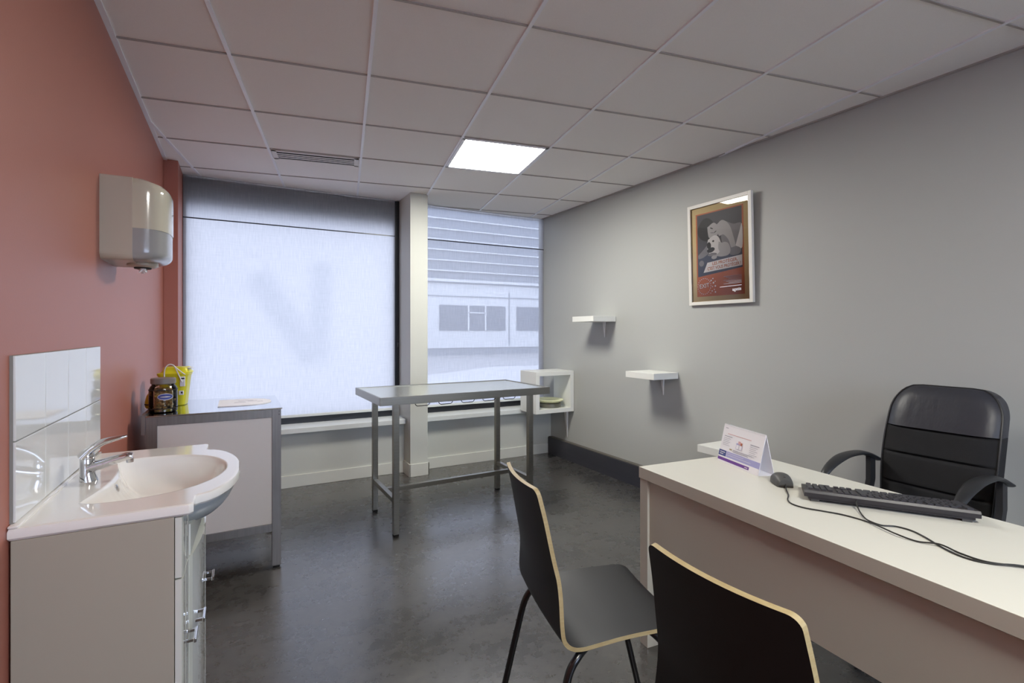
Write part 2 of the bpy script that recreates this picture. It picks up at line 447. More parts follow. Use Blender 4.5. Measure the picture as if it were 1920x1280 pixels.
for i in range(-3, 10):
    bar(g2r(i, -14), g2r(i, 8), 0.016, C-0.001, C+0.008, M['tee_light'])
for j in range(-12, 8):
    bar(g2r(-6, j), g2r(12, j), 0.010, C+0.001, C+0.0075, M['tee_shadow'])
b.box((XL, Y0, C-0.0005), (XL+0.022, 4.298, C+0.008), M['tee_light'])
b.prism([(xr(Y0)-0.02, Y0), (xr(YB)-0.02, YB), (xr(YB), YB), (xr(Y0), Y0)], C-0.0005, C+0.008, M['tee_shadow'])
struct('ceiling', b)

# ceiling lights
def ceiling_light(gi, gj, label):
    cx, cy = g2r(gi+.5, gj+.5)
    r = empty('ceiling_light', (cx, cy, C), -TH, label, 'ceiling light', 'square ceiling light panels')
    f = MB(); h = 0.295
    for s in (-1, 1):
        f.box((-h, s*h, -0.004), (h, s*(h-0.022), 0.004), M['tee_light'], 0.001)
        f.box((s*h, -h, -0.004), (s*(h-0.022), h, 0.004), M['tee_light'], 0.001)
    f.build('frame', r)
    d = MB(); d.box((-h+0.02, -h+0.02, -0.002), (h-0.02, h-0.02, 0.003), M['panel_light']); d.build('diffuser', r)
ceiling_light(3, 1, 'lit square ceiling panel set among the tiles in front of the pillar')
ceiling_light(3, -5, 'lit square ceiling panel over the near end of the room')

# ceiling air vent
vx, vy = g2r(1.5, 2.16)
r = empty('ceiling_vent', (vx, vy, C), -TH, 'long white slotted air vent with soot marks, in the ceiling tiles near the big blind', 'air vent')
f = MB()
f.box((-0.285, -0.088, -0.004), (0.285, -0.070, 0.006), M['vent']); f.box((-0.285, 0.070, -0.004), (0.285, 0.088, 0.006), M['vent'])
f.box((-0.285, -0.088, -0.004), (-0.255, 0.088, 0.006), M['vent']); f.box((0.255, -0.088, -0.004), (0.285, 0.088, 0.006), M['vent'])
f.build('frame', r)
f = MB(); f.box((-0.26, -0.075, -0.0020), (0.26, 0.075, 0.005), M['vent_dark']); f.build('backing', r)
for k in range(3):
    y = -0.035+k*0.035
    f = MB(); f.box((-0.258, y-0.0095, -0.0045), (0.258, y+0.0095, -0.0035), M['vent']); f.build('slat', r)
f = MB()
for k in range(26):
    x = -0.05+random.gauss(0, 0.09); y = 0.088+abs(random.gauss(0, 0.007)); s = random.uniform(0.004, 0.012)
    f.prism([(x+s*1.8*math.cos(a*1.047), y+s*0.5*math.sin(a*1.047)) for a in range(6)], 0.0050, 0.0058, M['dirt'])
f.build('soot_marks', r)['kind'] = 'stuff'

# ------------------------------------------------------------------ windows
def window(name, x0, x1, jl, jr, frosted):
    r = empty(name, ((x0+x1)/2, 4.66, 0.456), 0, kind='structure')
    ox, oy, oz = (x0+x1)/2, 4.66, 0.456
    def p(c): return (c[0]-ox, c[1]-oy, c[2]-oz)
    f = MB()
    f.box(p((x0, 4.635, 0.495)), p((x1, 4.70, 0.556)), M['black_frame'], 0.003)
    f.box(p((x0, 4.69, C-0.003)), p((x1, 4.72, C+0.05)), M['black_frame'])
    f.box(p((x0, 4.635, 0.495)), p((x0+jl, 4.70, C)), M['black_frame'], 0.003)
    f.box(p((x1-jr, 4.635, 0.495)), p((x1, 4.70, C)), M['black_frame'], 0.003)
    f.build('window_frame', r)
    g = MB(); g.box(p((x0+0.01, 4.672, 0.52)), p((x1-0.01, 4.678, C)), M['glass_dimmed']) if not frosted else g.raw([p((x0+.01, 4.675, .52)), p((x1-.01, 4.675, .52)), p((x1-.01, 4.675, 2.5)), p((x0+.01, 4.675, 2.5))], [(0, 1, 2, 3)], M['frosted'])
    go = g.build('pane', r)
    if frosted:                      # keep the film's texture in room coordinates
        go.location = (0, 0, 0)
        for v in go.data.vertices: v.co = Vector((v.co.x+ox, v.co.y+oy, v.co.z+oz))
        go.location = (-ox, -oy, -oz)
        s = MB(); s.box(p((x0, 4.72, 2.30)), p((x1, 4.76, C+0.05)), M['black_frame']); s.build('spandrel_panel', r)
    return r, p
w1, p1 = window('window_1', -0.384, 1.347, 0.02, 0.045, True)
s = MB(); s.box(p1((-0.384, 4.400, 0.456)), p1((1.336, 4.64, 0.499)), M['sill'], 0.003); s.build('window_sill', w1)
w2, p2 = window('window_2', 1.510, xr(4.66), 0.004, 0.012, False)
s = MB(); s.box(p2((1.511, 4.400, 0.456)), p2((xr(4.6), 4.64, 0.499)), M['sill'], 0.003); s.build('window_sill', w2)

def blind(x0, x1, label, cord):
    r = empty('roller_blind', ((x0+x1)/2, 4.615, 0.556), 0, label, 'blind', None)
    hw = (x1-x0)/2; H = C-0.556
    f = MB()
    n = 2
    f.raw([(-hw, 0, 0.012), (hw, 0, 0.012), (hw, 0, H), (-hw, 0, H)], [(0, 1, 2, 3)], M['blind']); f.build('fabric', r)
    f = MB(); f.box((-hw, -0.004, 2.181-0.556), (hw, -0.0005, 2.190-0.556), M['black_frame']); f.build('seam_strip', r)
    f = MB(); f.box((-hw, -0.007, 0.0), (hw, 0.007, 0.022), M['sill'], 0.003); f.build('bottom_bar', r)
    if cord:
        f = MB(); f.tube([(hw+0.022, -0.006, H), (hw+0.022, -0.006, 0.25)], 0.0022, M['plastic_black'], 6); f.tube([(hw+0.034, -0.006, H), (hw+0.034, -0.006, 0.25)], 0.0022, M['plastic_black'], 6)
        f.tube([(hw+0.022+0.006*(1-math.cos(a*0.5236)), -0.006, 0.25-0.008*math.sin(a*0.5236)) for a in range(7)], 0.0022, M['plastic_black'], 6)
        f.build('pull_cord', r)
        f = MB(); f.box((hw+0.018, -0.014, 1.145-0.556), (hw+0.038, 0.0, 1.185-0.556), M['plastic_black'], 0.004); f.build('cord_clip', r)
    return r
blind(-0.380, 1.297, 'wide white screen blind with a dark band across its top, beside the red wall', True)
blind(1.513, xr(4.62)-0.004, 'narrower screen blind between pillar and grey wall, building faintly visible through it', False)

# ------------------------------------------------------------------ outside
b = MB(); b.box((-40, 4.9, -0.45), (60, 60, -0.15), M['ground']); b.box((-40, -40, -0.45), (60, -2.9, -0.15), M['ground'])
b.prism([(3.2, 14), (9, 18), (26, 17), (26, 9), (6, 10)], -0.15, -0.14, M['kerb'])
tag(b.build('street_ground'), kind='structure')
FY = 28.0
r = empty('office_building', (14, FY, -0.15), 0, 'white office building with grey louvred upper floor, seen through the narrower blind', 'building')
f = MB(); f.box((-12, 0, 0), (16, 8, 0.56), M['louver']); f.box((-12, -0.06, 0.44), (16, 0, 0.56), M['facade']); f.build('base_wall', r)
f = MB(); f.box((-12, 0.1, 0.56), (16, 8, 4.35), M['facade'])
for x in (-4.6, 1.35, 7.2): f.box((x-0.03, 0.06, 0.56), (x+0.03, 0.1, 3.9), M['louver'])
f.box((-12, 0.04, 3.55), (16, 0.1, 3.60), M['louver'])
f.build('wall', r)
f = MB(); f.box((-12, 0.0, 4.35), (16, 8, 9.6), M['louver']); f.build('louvred_storey', r)
for k in range(8):
    z = 4.42+k*0.62
    f = MB(); f.box((-12, -0.12, z), (16, 0.0, z+(0.16 if k == 0 else 0.07)), M['facade']); f.build('louvre_edge', r)
for x0, x1 in ((-3.4, 1.05), (1.9, 6.4), (7.6, 11.5), (-9.4, -5.0)):
    q = MB(); q.box((x0, 0.04, 1.50), (x1, 0.12, 3.02), M['facade_glass']); qo = q.build('window', r)
    q = MB()
    for fx in (0.42, 0.68): q.box((x0+(x1-x0)*fx-0.05, 0.0, 1.50), (x0+(x1-x0)*fx+0.05, 0.06, 3.02), M['facade'])
    q.box((x0+(x1-x0)*0.42, 0.0, 2.55), (x0+(x1-x0)*0.68, 0.06, 2.62), M['facade'])
    q.build('mullion', qo)

# ------------------------------------------------------------------ washbasin on its cabinet
ZT = 0.835
def front_x(y):
    base = -0.105
    t = (y-1.945)/0.31
    if abs(t) < 1:
        s = (1-t*t)**0.5
        return base + 0.110*min(1.0, s*1.02)**1.1
    return base
outl = [(XL+0.001, 1.556), (-0.115, 1.556), (-0.105, 1.566)]
ys = [1.60+i*(2.29-1.60)/60 for i in range(61)]
outl += [(front_x(y), y) for y in ys]
outl += [(-0.105, 2.36), (-0.115, 2.37), (XL+0.001, 2.37)]
CX, CY = -0.22, 1.945
def ray_hit(poly, th):
    dx, dy = math.cos(th), math.sin(th); best = None
    for i in range(len(poly)):
        (ax, ay), (bx, by) = poly[i], poly[(i+1) % len(poly)]
        ex, ey = bx-ax, by-ay; den = dx*ey-dy*ex
        if abs(den) < 1e-12: continue
        t = ((ax-CX)*ey-(ay-CY)*ex)/den; u = ((ax-CX)*dy-(ay-CY)*dx)/den
        if t > 0 and -1e-9 <= u <= 1+1e-9: best = t if best is None else max(best, t)
    return best
bowl = []
for k in range(41):     # front arc of the bowl
    a = R(-90+180*k/40)
    bowl.append((-0.30+0.262*max(math.cos(a), 0)**0.8, 1.945+0.262*math.sin(a)))
bowl += [(-0.345, 2.200), (-0.372, 2.178)]
for k in range(1, 12): # concave back edge towards the tap
    t = k/12; bowl.append((-0.372+0.034*math.sin(math.pi*t), 2.178-0.466*t))
bowl += [(-0.372, 1.712), (-0.345, 1.690)]
angs = sorted(set([2*math.pi*k/144 for k in range(144)] + [math.atan2(y-CY, x-CX) % (2*math.pi) for x, y in ((XL+.001, 1.556), (-.115, 1.556), (-.105, 1.566), (-.105, 2.36), (-.115, 2.37), (XL+.001, 2.37))]))
Ro = [ray_hit(outl, a) for a in angs]; Ri = [ray_hit(bowl, a) for a in angs]
def ring(fr, z, inner=False, zf=None):
    out = []
    for a, ro, ri in zip(angs, Ro, Ri):
        rr = fr(ro, ri); x, y = CX+rr*math.cos(a), CY+rr*math.sin(a)
        zz = z if zf is None else z+zf(x, y)
        out.append((x, y, zz))
    return out
r = empty('washbasin', (CX, CY, 0.80), 0, 'white ceramic washbasin with bowed front, on the cabinet below the tiles', 'washbasin')
f = MB()
rg = [ring(lambda o, i: o*0.90, 0.809), ring(lambda o, i: o-0.006, 0.806), ring(lambda o, i: o, 0.812), ring(lambda o, i: o, ZT-0.008), ring(lambda o, i: o-0.003, ZT-0.002), ring(lambda o, i: o-0.009, ZT), ring(lambda o, i: o-0.012, ZT),
      ring(lambda o, i: i+0.010, ZT), ring(lambda o, i: i+0.006, ZT), ring(lambda o, i: i+0.002, ZT-0.002), ring(lambda o, i: i-0.004, ZT-0.008)]
for k, (s, d) in enumerate(((0.96, 0.022), (0.91, 0.040), (0.84, 0.058), (0.74, 0.074), (0.60, 0.087), (0.42, 0.096), (0.24, 0.100), (0.10, 0.102))):
    rg.append(ring(lambda o, i, s=s: i*s, ZT-d))
rg = [[(x-CX, y-CY, z-0.80) for x, y, z in q] for q in rg]
f.rings(rg, M['ceramic'], True, False, True)
f.box((XL+0.001-CX, 1.556-CY, ZT-0.001-0.80), (XL+0.020-CX, 2.37-CY, ZT+0.006-0.80), M['ceramic'], 0.0028)
bo = f.build('basin', r)
# rounded underside of the bowl
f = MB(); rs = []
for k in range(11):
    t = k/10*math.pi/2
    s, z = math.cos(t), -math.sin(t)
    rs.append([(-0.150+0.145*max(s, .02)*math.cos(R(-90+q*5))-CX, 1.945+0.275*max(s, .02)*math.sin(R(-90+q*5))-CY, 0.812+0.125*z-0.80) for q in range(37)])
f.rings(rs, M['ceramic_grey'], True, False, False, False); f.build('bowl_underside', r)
f = MB(); f.lathe([(0.0, 0.003), (0.009, 0.003), (0.012, 0.001), (0.012, -0.002)], M['chrome'], seg=20)
o = f.build('overflow_ring', bo, (-0.331-CX, 1.93-CY, ZT-0.028-0.80)); o.rotation_euler = (0, R(72), 0)
f = MB(); f.lathe([(0.0, 0.004), (0.018, 0.004), (0.022, 0.001), (0.022, 0)], M['chrome'], seg=24)
o = f.build('drain_plug', bo, (0, 0, ZT-0.102-0.80))

# tap
TX, TY, TZ = -0.408, 1.950, ZT
r = empty('basin_mixer_tap', (TX, TY, TZ), 0, 'chrome single lever mixer tap on the deck of the washbasin', 'tap')
f = MB(); rs = []
for z, rx, ry, dx in ((0, 0.0235, 0.0225, 0.004), (0.006, 0.0225, 0.0215, 0.003), (0.02, 0.0195, 0.019, 0.001), (0.045, 0.0185, 0.018, 0), (0.066, 0.0185, 0.018, 0), (0.070, 0.017, 0.0165, 0)):
    rs.append([(dx+rx*math.cos(q*math.pi/16), ry*math.sin(q*math.pi/16), z) for q in range(32)])
f.rings(rs, M['chrome'], True, True, True); f.build('body', r)
f = MB(); pts = spline([(0.0, 0, 0.040), (0.030, 0, 0.046), (0.065, 0, 0.056), (0.098, 0, 0.064), (0.112, 0, 0.063)], 6)
f.tube(pts, 0.014, M['chrome'], 20, taper=[0.019-0.0075*i/(len(pts)-1) for i in range(len(pts))], flat=(1.0, 0.9)); sp = f.build('spout', r)
f = MB(); f.lathe([(0.0, -0.012), (0.009, -0.012), (0.010, -0.010), (0.010, 0.002)], M['chrome'], (0.106, 0, 0.056), 18); f.build('aerator', sp)
f = MB(); pts = spline([(-0.012, 0, 0.074), (0.006, 0, 0.094), (0.034, 0, 0.113), (0.066, 0, 0.122), (0.098, 0, 0.128)], 6)
n = len(pts)
f.tube(pts, 0.01, M['chrome'], 20, taper=[(0.0185*(1-i/(n-1))**0.7+0.0055) for i in range(n)], flat=(1.0, 0.62))
f.lathe([(0.0185, 0.069), (0.0190, 0.074), (0.0175, 0.084), (0.012, 0.092), (0.0, 0.095)], M['chrome'], seg=32)
f.build('lever', r)

# vanity cabinet
r = empty('vanity_cabinet', (-0.30, 1.96, 0), 0, 'white vanity cabinet with glossy doors, standing under the washbasin', 'cabinet')
ox, oy = -0.30, 1.96
XF = -0.148
f = MB()
f.box((XL+0.006-ox, 1.560-oy, 0.08), (XF-ox, 1.576-oy, 0.805), M['cab_side'], 0.0008)
f.box((XL+0.006-ox, 2.350-oy, 0.08), (XF-ox, 2.366-oy, 0.805), M['cab_side'], 0.0008)
f.box((XL+0.006-ox, 1.576-oy, 0.08), (XF-ox, 2.350-oy, 0.098), M['cab_side'])
f.box((XL+0.006-ox, 1.576-oy, 0.098), (XL+0.016-ox, 2.350-oy, 0.795), M['cab_side'])
f.build('carcass', r)
f = MB(); f.box((XL+0.03-ox, 1.585-oy, 0), (XF-0.05-ox, 2.34-oy, 0.08), M['cab_side']); f.build('plinth', r)
def bulge(y):
    t = (y-1.963)/0.29
    return 0.030*max(0, 1-t*t)
def front(y0, y1, z0, z1, name, parent, m=M['gloss_door'], zc=None):
    n = 12; ff = MB(); prof = []
    for k in range(n+1):
        y = y0+(y1-y0)*k/n; e = min(k, n-k)
        prof.append((XF+0.002+0.018+bulge(y)-(0.003 if e == 0 else 0), y))
    poly = [(x-ox, y-oy) for x, y in prof] + [(XF+0.002-ox, y1-oy), (XF+0.002-ox, y0-oy)]
    ff.prism(poly, z0, z1, m)
    return ff.build(name, parent)
def handle(par, y, z):
    x = XF+0.020+bulge(y)-ox
    h = MB()
    h.box((x, y-0.030-oy, z-0.004), (x+0.022, y-0.024-oy, z+0.004), M['chrome'], 0.001)
    h.box((x, y+0.024-oy, z-0.004), (x+0.022, y+0.030-oy, z+0.004), M['chrome'], 0.001)
    h.box((x+0.018, y-0.034-oy, z-0.006), (x+0.026, y+0.034-oy, z+0.006), M['chrome'], 0.002)
    h.build('handle', par)
d = front(1.560, 1.700, 0.645, 0.803, 'drawer_front', r)
d = front(1.560, 1.700, 0.085, 0.640, 'door', r); handle(d, 1.655, 0.437)
d = front(1.704, 1.961, 0.085, 0.640, 'door', r); handle(d, 1.760, 0.437)
d = front(1.965, 2.222, 0.085, 0.640, 'door', r); handle(d, 2.03, 0.437)
d = front(2.226, 2.366, 0.085, 0.640, 'door', r)
d = front(2.226, 2.366, 0.645, 0.803, 'drawer_front', r)
# fascia under the bowl with sweeping lower edge
f = MB(); n = 24; top = []; bot = []
vs = []
for k in range(n+1):
    y = 1.704+(2.222-1.704)*k/n; t = abs(2*k/n-1)
    zb = 0.645+0.055*(1-t**3)
    x = XF+0.020+bulge(y)
    vs += [(x-ox, y-oy, zb), (x-ox, y-oy, 0.735), (XF+0.002-ox, y-oy, zb), (XF+0.002-ox, y-oy, 0.735)]
fs = []
for k in range(n):
    a = 4*k; c = a+4
    fs += [(a, c, c+1, a+1), (a+2, a+3, c+3, c+2), (a, a+2, c+2, c), (a+1, c+1, c+3, a+3)]
fs += [(0, 1, 3, 2), (4*n, 4*n+2, 4*n+3, 4*n+1)]
f.raw(vs, fs, M['gloss_door']); f.build('fascia', r)

# tiled splashback
f = MB()
f.box((XL, 1.574, ZT+0.006), (XL+0.006, 2.396, 1.236), M['grout'])
yy = [1.575, 1.7835, 1.989, 2.192, 2.395]
for k in range(4):
    for z0, z1 in ((ZT+0.008, 1.0315), (1.0345, 1.235)):
        f.box((XL+0.003, yy[k]+0.0012, z0), (XL+0.0105, yy[k+1]-0.0012, z1), M['wall_tile'], 0.0012)
o = f.build('tiled_splashback'); tag(o, 'white glossy tiled splashback on the red wall behind the washbasin', 'splashback')

# ------------------------------------------------------------------ paper towel dispenser
r = empty('towel_dispenser', (XL, 2.59, 1.575), 0, 'cream wall mounted paper towel dispenser with grey lower window, on the red wall', 'towel dispenser')
W, Hh = 0.160, 0.328
def dprof(b_, hw, n=40, x0=0.103):
    pts = []
    for k in range(n+1):
        a = math.pi*k/n - math.pi/2
        cy, cx = math.sin(a), math.cos(a)
        pts.append((x0+b_*(abs(cx)**0.62), hw*(1 if cy > 0 else -1)*abs(cy)**0.80))
    return pts
f = MB()
def rz(z):      # edge rounding towards bottom
    e = 0.028
    q = 0
    if z < e: q = 1-math.sqrt(max(0, 1-((e-z)/e)**2))
    return q
zs = [0, 0.002, 0.006, 0.012, 0.020, 0.028, 0.1, 0.2, 0.30, 0.324, Hh]
rs = []
for z in zs:
    q = rz(z); top_in = 0.004 if z == Hh else 0
    rs.append([(0.0, -(W-q*0.03-top_in), z), (0.0, W-q*0.03-top_in, z), (0.103, W-q*0.03-top_in, z), (0.103, -(W-q*0.03-top_in), z)])
f.rings(rs, M['cream_side'], False); f.build('case', r)
def cover(z0, z1, mname, name, grow=0.0, btop=False, bbot=False, parent=None):
    ff = MB(); rs = []
    n = 16 if (btop or bbot) else 2
    for k in range(n+1):
        z = z0+(z1-z0)*k/n; q = 0
        if btop and z > z1-0.045: q = 1-math.sqrt(max(0, 1-((z-(z1-0.045))/0.045)**2))
        if bbot and z < z0+0.035: q = max(q, 1-math.sqrt(max(0, 1-(((z0+0.035)-z)/0.035)**2)))
        b_ = 0.118*(1-0.50*q)+grow; hw = W-0.02*q+grow*0.3
        rs.append([(x, y, z) for x, y in dprof(b_, hw)])
    ff.rings(rs, M[mname], True, True, True)
    return ff.build(name, parent or r)
cover(0.128, Hh+0.0015, 'cream', 'cover', btop=True)
cover(0.004, 0.128, 'grey_smoke', 'window_panel', -0.003, bbot=True)
f = MB(); f.tube([(0.150, 0.150, 0.30), (0.155, 0.151, 0.2), (0.155, 0.151, 0.05), (0.150, 0.148, 0.01)], 0.006, M['white_plastic'], 8); f.build('edge_trim', r)
f = MB(); f.lathe([(0.055, 0.006), (0.055, -0.006), (0.045, -0.012), (0.0, -0.012)], M['cream_side'], (0.115, 0.0, 0.0), 28); 
f.lathe([(0.032, -0.010), (0.030, -0.018), (0.0, -0.018)], M['black_ink'], (0.115, 0.0, 0), 24)
f.build('outlet_ring', r)
f = MB()
for k in range(9):
    a = k*0.7; x, y = 0.115+0.02*math.cos(a)*random.random(), 0.024*math.sin(a)
    f.tube([(x, y, -0.012), (x+0.006*math.cos(k), y+0.006, -0.020), (x+0.012*math.sin(k*2), y+0.010*math.cos(k*3), -0.028-0.008*random.random())], 0.005, M['paper'], 6, taper=[0.006, 0.007, 0.002])
f.build('paper_end', r)

# ------------------------------------------------------------------ steel framed cabinet
CXx, CYy = -0.095, 3.30
r = empty('steel_framed_cabinet', (CXx, CYy, 0), 0, 'low white panelled cabinet in a dull steel frame, by the red wall', 'cabinet')
x0, x1, y0, y1, zt = -0.400-CXx, 0.208-CXx, 2.995-CYy, 3.595-CYy, 0.868
pw = 0.045
f = MB(); f.box((x0-0.002, y0-0.006, zt), (x1+0.006, y1+0.004, zt+0.006), M['steel_cab_top'], 0.0012); f.build('worktop', r)
for sx, sy in ((0, 0), (1, 0), (0, 1), (1, 1)):
    xa = x0 if sx == 0 else x1-pw; ya = y0 if sy == 0 else y1-pw
    f = MB(); f.box((xa, ya, 0.012), (xa+pw, ya+pw, zt), M['steel_cab'], 0.001); lg = f.build('leg', r)
    f = MB(); f.box((xa+0.006, ya+0.006, 0), (xa+pw-0.006, ya+pw-0.006, 0.014), M['rubber']); f.build('foot', lg)
for ya in (y0, y1-0.03):
    for za, zb in ((zt-0.045, zt-0.0005), (0.200, 0.242)):
        f = MB(); f.box((x0+pw, ya, za), (x1-pw, ya+0.03, zb), M['steel_cab'], 0.001); f.build('rail', r)
for xa in (x0, x1-0.03):
    for za, zb in ((zt-0.045, zt-0.0005), (0.200, 0.242)):
        f = MB(); f.box((xa, y0+pw, za), (xa+0.03, y1-pw, zb), M['steel_cab'], 0.001); f.build('rail', r)
for ya in (y0+0.008, y1-0.020):
    f = MB(); f.box((x0+pw-0.002, ya, 0.238), (x1-pw+0.002, ya+0.012, zt-0.043), M['cab_panel']); f.build('panel', r)
for xa in (x0+0.008, x1-0.020):
    f = MB(); f.box((xa, y0+pw, 0.238), (xa+0.012, y1-pw, zt-0.043), M['cab_panel']); f.build('panel', r)
f = MB(); f.box((x0-0.020, y0-0.004, zt-0.085), (x0-0.003, y0+0.012, zt+0.012), M['steel_cab'], 0.001); f.box((x0-0.020, y0+0.012, zt-0.005), (x0-0.003, y1, zt+0.014), M['steel_cab'], 0.001)
f.build('side_upstand', r)
for dx, dz in ((x1-0.010, -0.012), (x1-0.010, -0.030)):
    f = MB(); f.tube([(dx, y0-0.0015, zt+dz), (dx, y0+0.002, zt+dz)], 0.0025, M['black_ink'], 8); f.build('screw', r)
ZC = 0.874

# treat jar
r = empty('treat_jar', (-0.345, 3.135, ZC), 0, 'clear jar of brown biscuits with grey lid and blue label, on the steel framed cabinet', 'jar')
f = MB(); f.lathe([(0, 0.001), (0.058, 0.001), (0.063, 0.006), (0.063, 0.018), (0.061, 0.022), (0.063, 0.026), (0.063, 0.112), (0.061, 0.116), (0.062, 0.121), (0.056, 0.135), (0.051, 0.140), (0.051, 0.146), (0.048, 0.146), (0.048, 0.139), (0.053, 0.133), (0.0595, 0.12), (0.0605, 0.02), (0.058, 0.005), (0, 0.004)], M['jar_plastic'], seg=40); f.build('body', r)
f = MB(); f.lathe([(0, 0.176), (0.052, 0.176), (0.056, 0.172), (0.056, 0.149), (0.054, 0.147), (0, 0.147)], M['jar_lid'], seg=36); f.build('lid', r)
f = MB()
for k in range(150):
    a = random.uniform(0, 6.283); rr = 0.052*math.sqrt(random.uniform(0.3, 1)); z = random.uniform(0.014, 0.118)
    f.box((-0.010, -0.006, -0.006), (0.010, 0.006, 0.006), M['biscuit'] if random.random() < .6 else M['biscuit2'], 0.002, 1, Matrix.Translation((rr*math.cos(a), rr*math.sin(a), z)) @ Matrix.Rotation(random.uniform(0, 3), 4, (random.random(), random.random(), random.random()+.1)))
o = f.build('biscuits', r); o['kind'] = 'stuff'
for z in (0.0215, 0.1165):
    f = MB(); f.lathe([(0.0632, z-0.002), (0.0645, z-0.002), (0.0645, z+0.002), (0.0632, z+0.002), (0.0632, z-0.002)], M['black_ink'], seg=40); f.build('dark_band', r)
f = MB(); vs = []; fs = []
def curved_ellipse(fm, a0, hw, z0, hz, rad, m):
    vs = []; n = 28
    vs.append((rad*math.cos(a0), rad*math.sin(a0), z0))
    for k in range(n):
        t = 2*math.pi*k/n; a = a0+hw*math.cos(t); vs.append((rad*math.cos(a), rad*math.sin(a), z0+hz*math.sin(t)))
    fm.raw(vs, [(0, 1+k, 1+(k+1) % n) for k in range(n)], m)
curved_ellipse(f, R(-75), 0.56, 0.083, 0.017, 0.0640, M['ink_pale']); curved_ellipse(f, R(-75), 0.52, 0.083, 0.014, 0.0645, M['blue_label'])
curved_ellipse(f, R(-75), 0.36, 0.083, 0.0025, 0.0650, M['ink_pale'])
f.build('label', r)

# yellow sharps bin
r = empty('sharps_bin', (-0.318, 3.40, ZC), R(-8), 'yellow clinical waste bin with white carrying strap, behind the treat jar', 'bin')
f = MB(); rs = []
for z, hx, hy in ((0, 0.052, 0.048), (0.004, 0.056, 0.052), (0.165, 0.072, 0.066), (0.170, 0.076, 0.070), (0.182, 0.078, 0.072), (0.184, 0.074, 0.068)):
    rs.append([(x, y, z) for x, y in rrect(-hx, -hy, hx, hy, hx*0.42, 6)])
f.rings(rs, M['yellow']); f.build('body', r)
f = MB(); rs = []
for z, hx, hy in ((0.1845, 0.074, 0.068), (0.196, 0.064, 0.058), (0.214, 0.060, 0.054), (0.216, 0.056, 0.050)):
    rs.append([(x+0.008, y+0.01, z) for x, y in rrect(-hx, -hy, hx, hy, hx*0.42, 6)])
f.rings(rs, M['yellow']); f.box((0.030, -0.03, 0.205), (0.088, 0.02, 0.212), M['white_plastic'], 0.002); f.build('lid', r)
f = MB(); pts = spline([(-0.035, -0.070, 0.13), (-0.033, -0.074, 0.20), (-0.015, -0.076, 0.232), (0.012, -0.078, 0.228), (0.030, -0.080, 0.19), (0.052, -0.080, 0.135)], 7); f.tube(pts, 0.0035, M['white_plastic'], 8)
pts = spline([(0.005, -0.076, 0.231), (0.035, -0.080, 0.205), (0.066, -0.074, 0.175)], 6); f.tube(pts, 0.003, M['white_plastic'], 8); f.build('strap', r)
f = MB(); f.box((0.040, -0.0725, 0.110), (0.064, -0.0640, 0.165), M['paper'], 0.0005); f.box((0.042, -0.0730, 0.150), (0.062, -0.0720, 0.158), M['black_ink']); f.box((0.034, -0.0695, 0.062), (0.056, -0.060, 0.085), M['paper'], 0.0005); f.box((0.044, -0.0700, 0.070), (0.053, -0.0690, 0.080), M['black_ink']); f.build('sticker', r)
# small yellow waste pot beside the jar
r = empty('yellow_pot', (-0.405, 3.235, 0.882), 0, 'small round yellow pot half hidden behind the treat jar, touching the red wall side', 'pot')
f = MB(); f.lathe([(0, 0.0), (0.026, 0.001), (0.032, 0.010), (0.033, 0.035), (0.026, 0.066), (0.018, 0.080), (0, 0.083)], M['yellow_dark'], seg=28); f.build('body', r)
f = MB(); f.lathe([(0.0335, 0.020), (0.0345, 0.020), (0.0345, 0.026), (0.0335, 0.026)], M['black_ink'], seg=24); f.build('rim_line', r)

# paper mat on cabinet
f = MB(); pts = [(-0.10, 3.165), (-0.10, 3.46)]
for k in range(17):
    a = R(90-180*k/16); pts.append((0.03+0.145*max(0, math.cos(a))**0.9, 3.312+0.148*math.sin(a)))
pts = [(-0.10, 3.46)] + [(x, y) for x, y in pts[2:]] + [(-0.10, 3.165)]
f.prism(pts, ZC+0.0002, ZC+0.0035, M['paper'])
for (x, y, w_, h_) in ((-0.02, 3.30, 0.06, 0.004), (0.05, 3.33, 0.05, 0.004), (0.0, 3.36, 0.08, 0.004), (0.10, 3.30, 0.03, 0.004)):
    f.box((x, y, ZC+0.0035), (x+w_, y+h_*2, ZC+0.0039), M['text_grey'])
tag(f.build('paper_mat'), 'white printed sheet with one rounded end, lying flat on the steel framed cabinet', 'paper')

